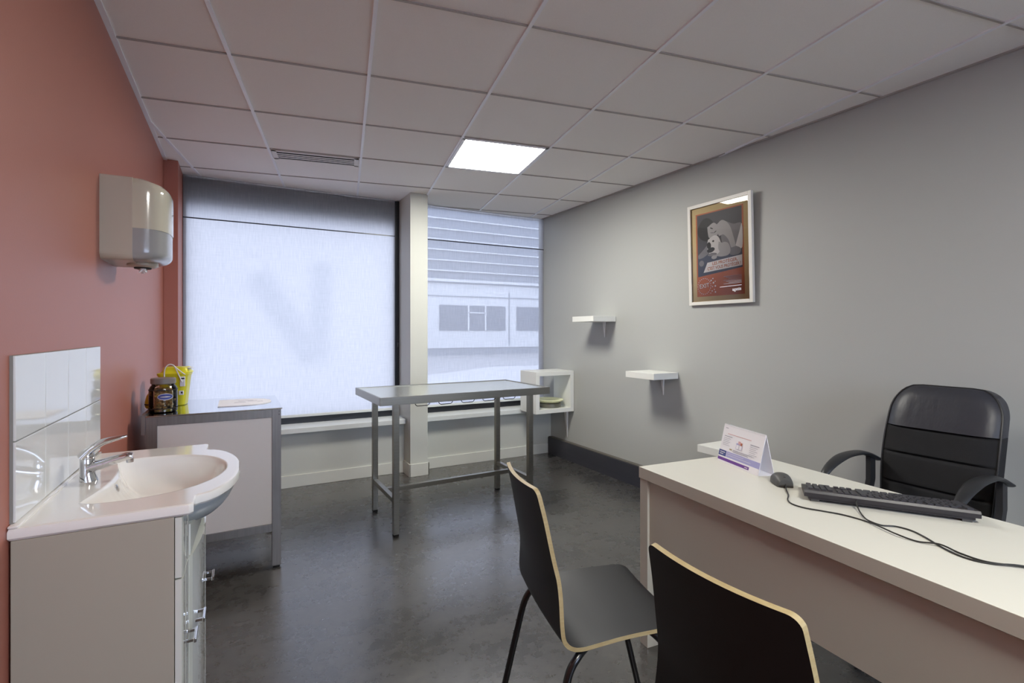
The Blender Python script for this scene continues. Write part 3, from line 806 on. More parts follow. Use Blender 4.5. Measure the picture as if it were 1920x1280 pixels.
# ------------------------------------------------------------------ steel examination table
r = empty('examination_table', (1.372, 3.355, 0), R(1.2), 'tall narrow stainless steel examination table in front of the pillar', 'table')
hx, hy, z1 = 0.622, 0.325, 0.888
f = MB(); f.box((-hx, -hy, z1-0.050), (hx, -hy+0.012, z1), M['steel'], 0.0015); f.box((-hx, hy-0.012, z1-0.050), (hx, hy, z1), M['steel'], 0.0015)
f.box((-hx, -hy+0.012, z1-0.050), (-hx+0.012, hy-0.012, z1), M['steel'], 0.0015); f.box((hx-0.012, -hy+0.012, z1-0.050), (hx, hy-0.012, z1), M['steel'], 0.0015)
f.build('apron', r)
f = MB(); f.box((-hx+0.012, -hy+0.012, z1-0.012), (hx-0.012, hy-0.012, z1-0.005), M['steel_top']); f.build('tabletop', r)
LX, LYf, LYb = 0.500, -0.245, 0.255
for sx in (-1, 1):
    for y in (LYf, LYb):
        f = MB(); f.box((sx*LX-0.0185, y-0.0185, 0.014), (sx*LX+0.0185, y+0.0185, z1-0.013), M['steel'], 0.002); lg = f.build('leg', r)
        f = MB(); f.box((sx*LX-0.016, y-0.016, 0.0), (sx*LX+0.016, y+0.016, 0.0145), M['rubber'], 0.001); f.build('rubber_foot', lg)
    f = MB(); f.box((sx*LX-0.015, LYf+0.0185, 0.205), (sx*LX+0.015, LYb-0.0185, 0.235), M['steel'], 0.0015); f.build('side_rail', r)
f = MB(); f.box((-LX+0.015, -0.010, 0.205), (LX-0.015, 0.020, 0.235), M['steel'], 0.0015); f.build('stretcher', r)
f = MB()
for k in range(5):
    xa = -0.315+k*0.176; pts = [(xa, 0.015, 0.850), (xa, 0.015, 0.842), (xa+0.040, 0.015, 0.775), (xa+0.050, 0.015, 0.770), (xa+0.125, 0.015, 0.770), (xa+0.135, 0.015, 0.776), (xa+0.172, 0.015, 0.842), (xa+0.172, 0.015, 0.850)]
    f.tube(pts, 0.0028, M['tube_black'], 8)
f.box((-0.33, 0.008, 0.848), (0.575, 0.022, z1-0.0125), M['steel'])
f.build('wire_hook_rail', r)

# ------------------------------------------------------------------ wall shelves on the grey wall
def wall_shelf(yc, z, label, br=0.19, dep=0.255):
    xw = xr(yc)
    r = empty('wall_shelf', (xw, yc, z), 0, label, 'shelf', 'white block shelves stepping down the grey wall')
    f = MB(); f.box((-dep, -0.153, -0.048), (-0.003, 0.153, 0), M['shelf_white'], 0.0015); f.build('board', r)
    f = MB(); f.raw([(dx, sy*wy, z) for z, wy, d in ((-0.0485, 0.013, 0.016), (-0.12, 0.007, 0.014), (-br, 0.0035, 0.004)) for dx, sy in ((-0.0005, -1), (-d, -1), (-d, 1), (-0.0005, 1))],
                    [(0, 1, 2, 3)]+[(k*4+i, k*4+(i+1) % 4, k*4+4+(i+1) % 4, k*4+4+i) for k in range(2) for i in range(4)]+[(8, 9, 10, 11)], M['bracket'])
    f.box((-0.13, -0.010, -0.0515), (-0.006, 0.010, -0.0482), M['bracket'], 0.0008)
    f.build('bracket', r)
wall_shelf(3.600, 1.427, 'small white block shelf on the grey wall, topmost of the three, nearest the window')
wall_shelf(2.895, 0.977, 'small white block shelf on the grey wall, middle of the three, above the dark baseboard')
wall_shelf(2.200, 0.530, 'small white block shelf low on the grey wall, partly hidden behind the desk calendar')

# white cube shelf in the corner
xw = xr(4.2)
r = empty('cube_shelf', (xw, 4.215, 0.495), 0, 'open white cube shelf on a bracket in the corner beside the narrower blind', 'shelf')
d_, hw, hh, t = 0.445, 0.150, 0.405, 0.040
f = MB(); f.box((-d_, -hw, hh-t), (-0.003, hw, hh), M['shelf_white'], 0.0012); f.build('top_board', r)
f = MB(); f.box((-d_, -hw, 0), (-0.003, hw, t), M['shelf_white'], 0.0012); f.build('bottom_board', r)
f = MB(); f.box((-d_, -hw, t), (-d_+t, hw, hh-t), M['shelf_white'], 0.0012); f.build('side_board', r)
f = MB(); f.box((-0.003-t, -hw, t), (-0.003, hw, hh-t), M['shelf_white'], 0.0012); f.build('side_board', r)
f = MB(); f.raw([(dx, -0.04+sy*wy, z) for z, wy, d in ((-0.0005, 0.020, 0.030), (-0.10, 0.013, 0.024), (-0.28, 0.004, 0.005)) for dx, sy in ((-0.003, -1), (-d, -1), (-d, 1), (-0.003, 1))],
                [(0, 1, 2, 3)]+[(k*4+i, k*4+(i+1) % 4, k*4+4+(i+1) % 4, k*4+4+i) for k in range(2) for i in range(4)]+[(8, 9, 10, 11)], M['bracket'])
f.box((-0.30, -0.055, -0.004), (-0.03, -0.025, -0.0005), M['bracket']); f.build('bracket', r)
r = empty('kitchen_scale', (xw-0.195, 4.213, 0.5355), 0, 'pale yellow dish on a low metal scale inside the white cube shelf', 'scale')
f = MB(); f.lathe([(0, 0.0), (0.105, 0.0), (0.112, 0.004), (0.112, 0.040), (0.100, 0.046), (0, 0.046)], M['dish_base'], seg=36); f.build('base', r)
f = MB(); f.lathe([(0, 0.0465), (0.100, 0.0465), (0.134, 0.066), (0.139, 0.074), (0.134, 0.078), (0.098, 0.056), (0, 0.053)], M['dish'], seg=48); f.build('dish', r)

# ------------------------------------------------------------------ framed poster, leaning out at its top
PW, PH = 0.520, 0.728
yc = 2.359
r = empty('framed_poster', (xr(yc)-0.006, yc, 1.484), 0, 'white framed poster of a person hugging a dog, hung on the grey wall', 'poster')
tilt = R(-1.7)
base = Matrix(((0, 0, -1, 0), (-1, 0, 0, 0), (0, 1, 0, 0), (0, 0, 0, 1)))      # picture x (right), y (up), z (towards viewer) -> room
lean = Matrix.Rotation(tilt, 4, 'Y')
PM = lean @ base
def pl(z): return PM @ Matrix.Translation((0, 0, z))
f = MB(); fw = 0.024
f.box((-PW/2, 0, 0), (-PW/2+fw, PH, 0.024), M['frame_white'], 0.0012, 2, PM); f.box((PW/2-fw, 0, 0), (PW/2, PH, 0.024), M['frame_white'], 0.0012, 2, PM)
f.box((-PW/2+fw, 0, 0), (PW/2-fw, fw, 0.024), M['frame_white'], 0.0012, 2, PM); f.box((-PW/2+fw, PH-fw, 0), (PW/2-fw, PH, 0.024), M['frame_white'], 0.0012, 2, PM)
f.build('frame', r)
f = MB(); f.box((-PW/2+fw-0.003, fw-0.003, 0.004), (PW/2-fw+0.003, PH-fw+0.003, 0.009), M['cardboard'], 0, 2, PM); f.build('backing_card', r)
# the print
pw_, ph_ = 0.388, 0.598; px0, py0 = -0.196, 0.060
f = MB()
f.box((px0, py0, 0.009), (px0+pw_, py0+ph_, 0.0100), M['ink_orange'], 0, 2, PM)
lay = [0.0101]
def nxt(): lay[0] += 0.00012; return lay[0]
def poly(pts, m):
    z = nxt(); f.raw([PM @ Vector((px0+x*pw_, py0+y*ph_, z)) for x, y in pts], [tuple(range(len(pts)))], m)
def blob(cx, cy, rx, ry, m, rot=0, n=26, wob=0.0):
    pts = []
    for k in range(n):
        a = 2*math.pi*k/n; q = 1+wob*math.sin(3*a+cx*20)
        u, v = rx*q*math.cos(a), ry*q*math.sin(a); c, s_ = math.cos(R(rot)), math.sin(R(rot))
        pts.append((cx+u*c-v*s_, cy+(u*s_+v*c)*pw_/ph_))
    poly(pts, m)
def smooth(pts, m):
    q = spline([(x, y, 0) for x, y in pts+[pts[0]]], 5)[:-1]; poly([(v.x, v.y) for v in q], m)
poly([(0.03, 0.24), (0.97, 0.30), (0.97, 0.985), (0.03, 0.985)], M['ink_grey'])
poly([(0.03, 0.24), (0.97, 0.30), (0.97, 0.48), (0.03, 0.50)], M['ink_blue'])
smooth([(0.62, 0.86), (0.80, 0.80), (0.97, 0.78), (0.97, 0.56), (0.80, 0.52), (0.60, 0.56), (0.55, 0.72)], M['ink_mid'])           # body
smooth([(0.84, 0.55), (0.97, 0.52), (0.97, 0.78), (0.92, 0.70)], M['ink_pale'])                                                       # pale cloth
smooth([(0.46, 0.83), (0.58, 0.87), (0.72, 0.80), (0.80, 0.66), (0.84, 0.54), (0.76, 0.53), (0.70, 0.63), (0.60, 0.70), (0.50, 0.70)], M['ink_light'])  # arm
smooth([(0.72, 0.53), (0.86, 0.54), (0.95, 0.50), (0.90, 0.45), (0.76, 0.45), (0.71, 0.48)], M['ink_mid'])                            # hand
smooth([(0.04, 0.50), (0.18, 0.57), (0.30, 0.63), (0.36, 0.56), (0.20, 0.48), (0.06, 0.46)], M['ink_mid'])                            # other forearm
blob(0.24, 0.79, 0.19, 0.22, M['ink_dark'], 20, wob=0.05)                                                                              # hair
smooth([(0.26, 0.82), (0.40, 0.86), (0.50, 0.80), (0.50, 0.73), (0.42, 0.69), (0.30, 0.69), (0.27, 0.75)], M['ink_light'])            # face
blob(0.35, 0.80, 0.035, 0.010, M['ink_dark'], -25); blob(0.43, 0.75, 0.030, 0.008, M['ink_dark'], 30); blob(0.37, 0.745, 0.05, 0.008, M['ink_mid'], -10)
smooth([(0.42, 0.47), (0.55, 0.60), (0.68, 0.60), (0.74, 0.52), (0.70, 0.46), (0.55, 0.45)], M['ink_light'])                          # dog's chest
smooth([(0.27, 0.67), (0.40, 0.71), (0.50, 0.68), (0.55, 0.58), (0.50, 0.50), (0.36, 0.47), (0.28, 0.52), (0.25, 0.60)], M['ink_pale'])  # dog's head
smooth([(0.50, 0.63), (0.58, 0.60), (0.60, 0.53), (0.54, 0.50), (0.49, 0.55)], M['ink_light'])                                        # ear
blob(0.29, 0.60, 0.045, 0.065, M['ink_dark'], 5); blob(0.33, 0.545, 0.085, 0.045, M['ink_dark'], 10); blob(0.385, 0.645, 0.022, 0.018, M['ink_dark'])
blob(0.36, 0.49, 0.10, 0.030, M['ink_mid'], 0)
blob(0.40, 0.455, 0.06, 0.035, M['ink_light'])
blob(0.12, 0.40, 0.055, 0.055, M['ink_mid'])
poly([(0.16, 0.285), (0.97, 0.320), (0.97, 0.440), (0.25, 0.400)], M['ink_white'])
text_mesh(f, "LES PROTÉGER,", 0.030, M['ink_text_orange'], pl(0) @ Matrix.Translation((px0+0.62*pw_, py0+0.372*ph_, nxt())) @ Matrix.Rotation(R(3), 4, 'Z'), 0.0001, 'CENTER', bold=0.0006)
text_mesh(f, "C'EST VOUS PROTÉGER !", 0.030, M['ink_text_orange'], pl(0) @ Matrix.Translation((px0+0.60*pw_, py0+0.320*ph_, nxt())) @ Matrix.Rotation(R(3), 4, 'Z') @ Matrix.Scale(0.82, 4, (1, 0, 0)), 0.0001, 'CENTER', bold=0.0006)
text_mesh(f, "EXIT", 0.042, M['ink_white'], pl(0) @ Matrix.Translation((px0+0.175*pw_, py0+0.105*ph_, nxt())) @ Matrix.Rotation(R(5), 4, 'Z'), 0.0001, 'CENTER', bold=0.0006)
for k in range(22):
    a = 2*math.pi*k/22; blob(0.175+0.145*math.cos(a), 0.122+0.145*math.sin(a)*pw_/ph_*1.0, 0.009, 0.009, M['ink_white'], n=8)
for x, y, s in ((0.37, 0.205, 0.013), (0.33, 0.185, 0.016), (0.38, 0.155, 0.018), (0.42, 0.170, 0.010), (0.36, 0.11, 0.011), (0.42, 0.115, 0.017), (0.35, 0.06, 0.013), (0.40, 0.075, 0.010), (0.42, 0.045, 0.015), (0.32, 0.035, 0.009)):
    blob(x, y, s, s, M['ink_white'], n=8)
for k in range(7):
    poly([(0.96-0.36+0.05*(k % 3), 0.215-k*0.0145), (0.96, 0.218-k*0.0145), (0.96, 0.214-k*0.0145), (0.60+0.05*(k % 3), 0.211-k*0.0145)], M['ink_light'])
poly([(0.52, 0.098), (0.96, 0.104), (0.96, 0.098), (0.52, 0.092)], M['ink_white'])
text_mesh(f, "agetis", 0.030, M['ink_white'], pl(0) @ Matrix.Translation((px0+0.95*pw_, py0+0.045*ph_, nxt())) @ Matrix.Rotation(R(2), 4, 'Z'), 0.0001, 'RIGHT', bold=0.0005)
f.build('print', r)
f = MB(); f.raw([PM @ Vector(v) for v in ((-PW/2+fw, fw, 0.0175), (PW/2-fw, fw, 0.0175), (PW/2-fw, PH-fw, 0.0175), (-PW/2+fw, PH-fw, 0.0175))], [(0, 1, 2, 3)], M['poster_glass']); f.build('glass_pane', r)

# ------------------------------------------------------------------ desk
DA = math.atan2(1.568-0.383, 1.473-1.364)-math.pi/2      # the front edge runs almost along the room
r = empty('office_desk', (1.473, 1.568, 0), DA, 'long white desk with a closed front panel, two black chairs before it', 'desk')
# local: +x towards the grey wall, -y towards the near end
DL, DD, DZ = 1.42, 0.615, 0.730
f = MB(); f.box((0, -DL, DZ-0.046), (DD, 0, DZ), M['desk_white'], 0.0012); f.build('desktop', r)
f = MB(); f.box((0.004, -0.050, 0), (DD-0.004, -0.003, DZ-0.0465), M['desk_white'], 0.001); f.build('side_panel', r)
f = MB(); f.box((0.004, -DL+0.003, 0), (DD-0.004, -DL+0.050, DZ-0.0465), M['desk_white'], 0.001); f.build('side_panel', r)
f = MB(); f.box((0.014, -DL+0.050, 0.425), (0.032, -0.050, DZ-0.0465), M['desk_white'], 0.0005); f.build('front_panel', r)

# desk calendar
r = empty('desk_calendar', (1.814, 1.3625, DZ), R(-106.5), 'white tent calendar with purple band standing on the desk beside the mouse', 'calendar')
hw = 0.1265; Hc = 0.158; dp = 0.074
f = MB(); t = 0.0015
def quad(m, pts): f.raw(pts, [(0, 1, 2, 3)], m)
sl = Vector((0, dp*0.5, Hc))
f.prism([(0, 0), (t, 0), (dp*0.5+t, Hc), (dp*0.5, Hc)], -hw, hw, M['paper'], Matrix(((0, 0, 1, 0), (1, 0, 0, 0), (0, 1, 0, 0), (0, 0, 0, 1))))
f.prism([(dp, 0), (dp-t, 0), (dp*0.5, Hc), (dp*0.5+t, Hc)], -hw, hw, M['paper'], Matrix(((0, 0, 1, 0), (1, 0, 0, 0), (0, 1, 0, 0), (0, 0, 0, 1))))
f.box((-hw, 0.001, 0), (hw, dp-0.001, 0.0012), M['paper']); f.build('stand', r)
f = MB()
lz = [0.0006]
nrm = Vector((0, -Hc, dp*0.5)).normalized()
def cq(u0, v0, u1, v1, m, d=None):
    lz[0] += 0.00008
    o = nrm*lz[0]
    f.raw([Vector((-hw+u*2*hw, 0, 0))+sl*v+o for u, v in ((u0, v0), (u1, v0), (u1, v1), (u0, v1))], [(0, 1, 2, 3)], m)
cq(0.004, 0.015, 0.996, 0.985, M['paper_white'])
cq(0.0, 0.050, 0.78, 0.125, M['purple']); cq(0.0, 0.165, 0.19, 0.315, M['navy']); cq(0.20, 0.165, 1.0, 0.315, M['lavender'])
cq(0.03, 0.255, 0.16, 0.275, M['ink_pale']); cq(0.03, 0.205, 0.12, 0.225, M['ink_pale']); cq(0.68, 0.075, 0.75, 0.095, M['ink_pale'])
cq(0.22, 0.270, 0.62, 0.280, M['ink_pale']); cq(0.22, 0.220, 0.80, 0.230, M['ink_pale'])
cq(0.14, 0.76, 0.72, 0.775, M['pink_text']); cq(0.06, 0.90, 0.13, 0.915, M['text_grey'])
cq(0.07, 0.69, 0.27, 0.705, M['text_grey'])
for k in range(5): cq(0.06, 0.64-k*0.045, 0.24-0.03*(k % 2), 0.648-k*0.045, M['text_grey'])
cq(0.72, 0.66, 0.92, 0.675, M['text_grey'])
for k in range(6): cq(0.72, 0.61-k*0.045, 0.90-0.04*(k % 2), 0.618-k*0.045, M['text_grey'])
cq(0.40, 0.45, 0.54, 0.60, M['lavender']); cq(0.405, 0.455, 0.535, 0.56, M['paper_white'])
cq(0.44, 0.58, 0.50, 0.66, M['pink_text']); cq(0.50, 0.56, 0.54, 0.63, M['ink_text_orange']); cq(0.47, 0.47, 0.48, 0.58, M['text_grey'])
cq(0.26, 0.375, 0.32, 0.405, M['birch']); cq(0.35, 0.385, 0.82, 0.40, M['text_grey']); cq(0.35, 0.345, 0.72, 0.36, M['text_grey'])
f.build('page', r)
f = MB()
for k in range(30):
    x = -hw+0.006+k*(2*hw-0.012)/29
    f.tube([(x, dp*0.5+0.001+0.0045*math.cos(a), Hc-0.003+0.0045*math.sin(a)) for a in [q*math.pi/4 for q in range(9)]], 0.0005, M['white_plastic'], 5)
f.build('spiral_binding', r)

# mouse
r = empty('computer_mouse', (1.771, 1.143, DZ), R(-40), 'dark grey corded computer mouse between calendar and keyboard', 'mouse')
f = MB(); rs = []
for k in range(15):
    t = k/14; y = -0.052+0.104*t
    wd = 0.030*(1-0.16*math.cos(t*2*math.pi)*0.5)*(min(1, (t+0.12)/0.2)**0.3)*(min(1, (1.02-t)/0.25)**0.5)
    h = (0.022+0.018*math.sin(math.pi*min(1, t*0.95+0.08)))*(min(1, (1.03-t)/0.35)**0.6)
    q = []
    for s in range(17):
        a = math.pi*s/16; q.append((wd*math.cos(a), y, 0.0015+h*abs(math.sin(a))**0.55))
    rs.append(q)
f.rings(rs, M['mouse'], True, True, True, closed=True)
mo = f.build('body', r)
f = MB(); f.box((-0.0045, -0.040, 0.028), (0.0045, -0.012, 0.0352), M['black_ink'], 0.002); f.build('wheel_slot', mo)
f = MB(); f.tube([(-0.003, -0.026, 0.031), (0.003, -0.026, 0.031)], 0.0085, M['mouse'], 16); f.build('wheel', mo)
f = MB(); f.box((-0.024, -0.0535, 0.0018), (0.024, -0.0505, 0.008), M['black_ink'], 0.001); f.build('front_lip', mo)
inv = r.matrix_basis.inverted()
def world_tube(pts, parent, name, rad=0.0022, m=M['cable']):
    mxi = (Matrix.Translation(parent.location) @ Matrix.Rotation(parent.rotation_euler.z, 4, 'Z')).inverted()
    ff = MB(); ff.tube([mxi @ v for v in spline(pts, 7)], rad, m, 8); return ff.build(name, parent)
zc = DZ+0.0026
world_tube([(1.741, 1.107, DZ+0.012), (1.700, 1.078, DZ+0.006), (1.660, 1.045, zc), (1.615, 1.019, zc), (1.588, 0.990, zc), (1.585, 0.950, zc), (1.606, 0.906, zc), (1.629, 0.856, zc), (1.634, 0.796, zc), (1.612, 0.746, zc+0.004), (1.594, 0.700, zc+0.004), (1.598, 0.653, zc), (1.614, 0.611, zc+0.005), (1.608, 0.566, zc), (1.606, 0.515, zc), (1.650, 0.464, zc), (1.72, 0.38, zc), (1.86, 0.28, zc)], r, 'cable')

# keyboard
r = empty('computer_keyboard', (1.847, 0.850, DZ), R(-55.5), 'black full size corded keyboard lying on the white desk', 'keyboard')
KL, KD = 0.222, 0.075
def ktop(y): return 0.036-(y+KD)/(2*KD)*0.018
f = MB()
vs = []
for sx in (-1, 1):
    vs += [(sx*KL, -KD, 0.016), (sx*(KL), -KD-0.001, 0.029), (sx*KL, -KD+0.004, ktop(-KD)), (sx*KL, KD-0.002, ktop(KD)-0.001), (sx*KL, KD, 0.010), (sx*KL, KD-0.004, 0.006)]
f.raw(vs, [(0, 1, 7, 6), (1, 2, 8, 7), (2, 3, 9, 8), (3, 4, 10, 9), (4, 5, 11, 10), (5, 0, 6, 11), (0, 5, 4, 3, 2, 1), (6, 7, 8, 9, 10, 11)], M['key_body'])
f.box((-KL+0.012, -KD+0.004, 0.008), (KL-0.012, -KD+0.012, 0.019), M['key_body'])
kb = f.build('body', r)
for sx in (-1, 1):
    f = MB(); f.box((sx*(KL-0.03)-0.012, -KD+0.006, 0.0), (sx*(KL-0.03)+0.012, -KD+0.016, 0.018), M['mouse'], 0.001); f.build('foot', r)
    f = MB(); f.box((sx*(KL-0.03)-0.012, KD-0.016, 0.0), (sx*(KL-0.03)+0.012, KD-0.008, 0.008), M['rubber']); f.build('foot', r)
# key positions as the typist sees them: x to the typist's right, row 0 = function row (typist's far side = -y here)
u = 0.0190; keys = []
def add(col, row, wd=1.0, hd=1.0): keys.append((col+wd/2, row, wd, hd))
for c in (0, 2, 3, 4, 5, 6.5, 7.5, 8.5, 9.5, 11, 12, 13, 14): add(c, 0)
for c in range(13): add(c, 1.25)
add(13, 1.25, 2)
add(0, 2.25, 1.5)
for c in range(12): add(1.5+c, 2.25)
add(13.5, 2.25, 1.5)
add(0, 3.25, 1.75)
for c in range(11): add(1.75+c, 3.25)
add(12.75, 3.25, 2.25)
add(0, 4.25, 2.25)
for c in range(10): add(2.25+c, 4.25)
add(12.25, 4.25, 2.75)
for c, wd in ((0, 1.25), (1.25, 1.25), (2.5, 1.25), (3.75, 6.25), (10, 1.25), (11.25, 1.25), (12.5, 1.25), (13.75, 1.25)): add(c, 5.25, wd)
for c in (15.4, 16.4, 17.4):
    add(c, 0); add(c, 1.25); add(c, 2.25); add(c, 5.25)
add(16.4, 4.25)
for c in (18.8, 19.8, 20.8, 21.8): add(c, 1.25)
for rr_ in (2.25, 3.25, 4.25):
    for c in (18.8, 19.8, 20.8): add(c, rr_)
add(21.8, 2.25, 1, 2); add(21.8, 4.25, 1, 2); add(18.8, 5.25, 2); add(20.8, 5.25)
us = 0.42/22.8; vsz = 0.134/6.25
rest = MB(); 
keys.sort(key=lambda k: (k[1], -k[0]))
for n_, (kx, row, wd, hd) in enumerate(keys):
    X = 0.210-kx*us; Yk = -KD+0.010+(row+0.5*hd)*vsz*1.0
    hw_, hh_ = wd*us/2-0.0012, hd*vsz/2-0.0014
    zb = ktop(Yk)-0.0005; ht = 0.0055
    f = rest if n_ >= 100 else MB()
    vs = [(X-hw_, Yk-hh_, zb), (X+hw_, Yk-hh_, zb), (X+hw_, Yk+hh_, zb-0.001), (X-hw_, Yk+hh_, zb-0.001), (X-hw_+0.0016, Yk-hh_+0.001, zb+ht), (X+hw_-0.0016, Yk-hh_+0.001, zb+ht), (X+hw_-0.0016, Yk+hh_-0.0024, zb+ht-0.001), (X-hw_+0.0016, Yk+hh_-0.0024, zb+ht-0.001)]
    f.raw(vs, [(0, 3, 2, 1), (4, 5, 6, 7), (0, 1, 5, 4), (1, 2, 6, 5), (2, 3, 7, 6), (3, 0, 4, 7)], M['key_black'])
    if n_ < 100: f.build('key', r)
if rest.v: rest.build('keys', r)['kind'] = 'stuff'
world_tube([(1.742, 0.872, DZ+0.024), (1.728, 0.866, DZ+0.016), (1.697, 0.842, DZ+0.006), (1.655, 0.808, zc+0.002), (1.632, 0.780, zc+0.004), (1.640, 0.755, zc), (1.666, 0.732, zc), (1.670, 0.696, zc), (1.648, 0.655, zc), (1.615, 0.611, zc), (1.592, 0.571, zc), (1.588, 0.534, zc), (1.605, 0.503, zc), (1.636, 0.468, zc+0.004), (1.70, 0.395, zc), (1.85, 0.270, zc)], r, 'cable')

# ------------------------------------------------------------------ visitor chairs
def make_chair(label):
    r = empty('visitor_chair', (0, 0, 0), 0, label, 'chair', 'black plywood visitor chairs in front of the desk')
    prof = spline([(0, 0.200, 0.418), (0, 0.186, 0.436), (0, 0.150, 0.446), (0, 0.03, 0.446), (0, -0.08, 0.441), (0, -0.150, 0.440), (0, -0.188, 0.455), (0, -0.207, 0.495), (0, -0.218, 0.590), (0, -0.236, 0.690), (0, -0.252, 0.780), (0, -0.270, 0.862)], 6)
    L = [0]
    for a, c in zip(prof, prof[1:]): L.append(L[-1]+(c-a).length)
    tot = L[-1]; th = 0.0058; nu = 14
    def halfw(s):
        t = s/tot
        keysw = [(0, 0.190), (0.15, 0.193), (0.42, 0.198), (0.55, 0.196), (0.75, 0.172), (1.0, 0.156)]
        for (a, wa), (c, wc) in zip(keysw, keysw[1:]):
            if t <= c: wv = wa+(wc-wa)*(t-a)/(c-a); break
        rr = 0.020; e = min(s, tot-s)
        if e < rr: wv = wv-rr+math.sqrt(max(0, rr*rr-(rr-e)**2))
        return wv
    stations = []
    extra = [0.0008, 0.003, 0.006, 0.010, 0.015, 0.020]
    S = sorted(set(L[1:-1] + [0.0]+extra+[tot-e for e in extra]+[tot]))
    front = []; back = []
    for s in S:
        k = max(i for i in range(len(L)) if L[i] <= s+1e-9); k = min(k, len(L)-2)
        t = (s-L[k])/(L[k+1]-L[k]); p = prof[k].lerp(prof[k+1], t); d = (prof[k+1]-prof[k]).normalized()
        nrm = Vector((0, d.z, -d.y)); 
        if nrm.z < 0 and s/tot < 0.4: nrm = -nrm
        nrm = Vector((0, -d.z, d.y)) * -1
        tt = s/tot
        cup = 0.020*min(1, max(0, (tt-0.45)/0.25))
        cupseat = 0.006*min(1, max(0, (0.5-tt)/0.2))
        hw_ = halfw(s); fr = []; bk = []
        for i in range(nu+1):
            uu = 2*i/nu-1; x = hw_*uu
            off = nrm*((cup+cupseat)*(x/0.17)**2)
            q = p+off+Vector((x, 0, 0)); fr.append(q+nrm*th); bk.append(q-nrm*th)
        front.append(fr); back.append(bk)
    f = MB(); n = nu+1; ns = len(front)
    vs = [v for r_ in front for v in r_]; fs = [(k*n+i, k*n+i+1, (k+1)*n+i+1, (k+1)*n+i) for k in range(ns-1) for i in range(nu)]
    f.raw(vs, fs, M['ply_black'], True)
    vs = [v for r_ in back for v in r_]; f.raw(vs, fs, M['ply_black'], True)
    loop = [(k, 0) for k in range(ns)]+[(ns-1, i) for i in range(1, n)]+[(k, n-1) for k in range(ns-2, -1, -1)]+[(0, i) for i in range(n-2, 0, -1)]
    vs = [front[k][i] for k, i in loop]+[back[k][i] for k, i in loop]; m_ = len(loop)
    f.raw(vs, [(i, (i+1) % m_, m_+(i+1) % m_, m_+i) for i in range(m_)], M['birch'], False)
    f.build('seat_shell', r)
    for sx in (-1, 1):
        f = MB(); f.tube(spline([(sx*0.10, 0.085, 0.435), (sx*0.150, 0.085, 0.435), (sx*0.174, 0.105, 0.418), (sx*0.186, 0.152, 0.36), (sx*0.200, 0.245, 0.02), (sx*0.201, 0.248, 0.006)], 8), 0.0108, M['tube_black'], 14); l1 = f.build('leg', r)
        f = MB(); f.tube(spline([(sx*0.09, -0.070, 0.424), (sx*0.150, -0.105, 0.424), (sx*0.186, -0.150, 0.416), (sx*0.197, -0.182, 0.375), (sx*0.207, -0.212, 0.25), (sx*0.222, -0.262, 0.02), (sx*0.223, -0.266, 0.006)], 8), 0.0108, M['tube_black'], 14); l2 = f.build('leg', r)
        for lg, x, y in ((l1, 0.201, 0.248), (l2, 0.223, -0.266)):
            f = MB(); f.lathe([(0, 0), (0.012, 0), (0.0125, 0.012), (0.0105, 0.016)], M['rubber'], (sx*x, y, 0), 16); f.build('foot_cap', lg)
        f = MB(); f.tube([(sx*0.09, -0.062, 0.428), (sx*0.10, 0.010, 0.432), (sx*0.10, 0.085, 0.435)], 0.0085, M['tube_black'], 12); f.build('seat_support', r)
    return r
def dup(root, loc, rz, label):
    c = root.copy(); COL.objects.link(c); c.location = loc; c.rotation_euler = (0, 0, rz); c['label'] = label
    for ch in list(root.children):
        q = ch.copy(); COL.objects.link(q); q.parent = c
        for g in ch.children:
            h = g.copy(); COL.objects.link(h); h.parent = q
    return c
ch = make_chair('black plywood chair with thin tube legs, its whole seat showing, before the desk corner')
ch.location = (0.996, 1.236, 0); ch.rotation_euler = (0, 0, R(-103.6))
dup(ch, (0.996, 0.604, 0), R(-89.6), 'nearest black plywood chair, seen only as a dark backrest with pale wooden edge')

# ------------------------------------------------------------------ office chair behind the desk
OX, OY = 2.46, 1.025
r = empty('office_chair', (OX, OY, 0), 0, 'black padded office armchair behind the desk against the grey wall', 'chair')
def back_pt(s, v):      # s = -1..1 across (room +y to -y), v = 0..1 upwards
    z = 0.50+0.545*v
    x = 2.640+0.10*v+0.045*v*v-0.02*math.sin(math.pi*v)-OX
    return x, z
def back_half(v):
    w_ = 0.192+0.010*math.sin(math.pi*v)
    rr = 0.22
    if v > 1-rr: w_ -= 0.085*(1-math.sqrt(max(0, 1-((v-(1-rr))/rr)**2)))
    return w_
def back_part(v0, v1, mname, name, seams=(), thick=0.098, puff=0.018):
    f = MB(); nv = 70; nu = 24; fr = []; bk = []
    for k in range(nv+1):
        v = v0+(v1-v0)*k/nv; x, z = back_pt(0, v); hw_ = back_half(v)
        top = max(0, (v-0.90)/0.10)
        th = thick*(1-0.35*top*top)
        a = []; b_ = []
        for i in range(nu+1):
            s = 2*i/nu-1; y = hw_*s
            edge = max(0, 1-abs(s)**6)
            pf = puff*edge*(1-0.6*top**2)
            for sv in seams: pf -= 0.014*math.exp(-((v-sv)/0.009)**2)*edge
            if k == 0 or k == nv: pf *= 0.3
            a.append((x-pf-0.006*edge, y, z)); b_.append((x+th*(0.75+0.25*edge), y*(0.99), z-0.004*top))
        fr.append(a); bk.append(b_)
    rings_ = [fr[k]+bk[k][::-1] for k in range(nv+1)]
    f.rings(rings_, M[mname], True, True, True)
    return f.build(name, r)
back_part(0.0, 0.655, 'mesh_fabric', 'backrest', seams=(0.20, 0.44, 0.655))
back_part(0.657, 1.0, 'leather', 'headrest_panel', puff=0.026)
pp = []
for k in range(41):
    v = 0.02+0.975*k/40; x, z = back_pt(0, v); pp.append((x-0.004, -back_half(v)*1.0, z))
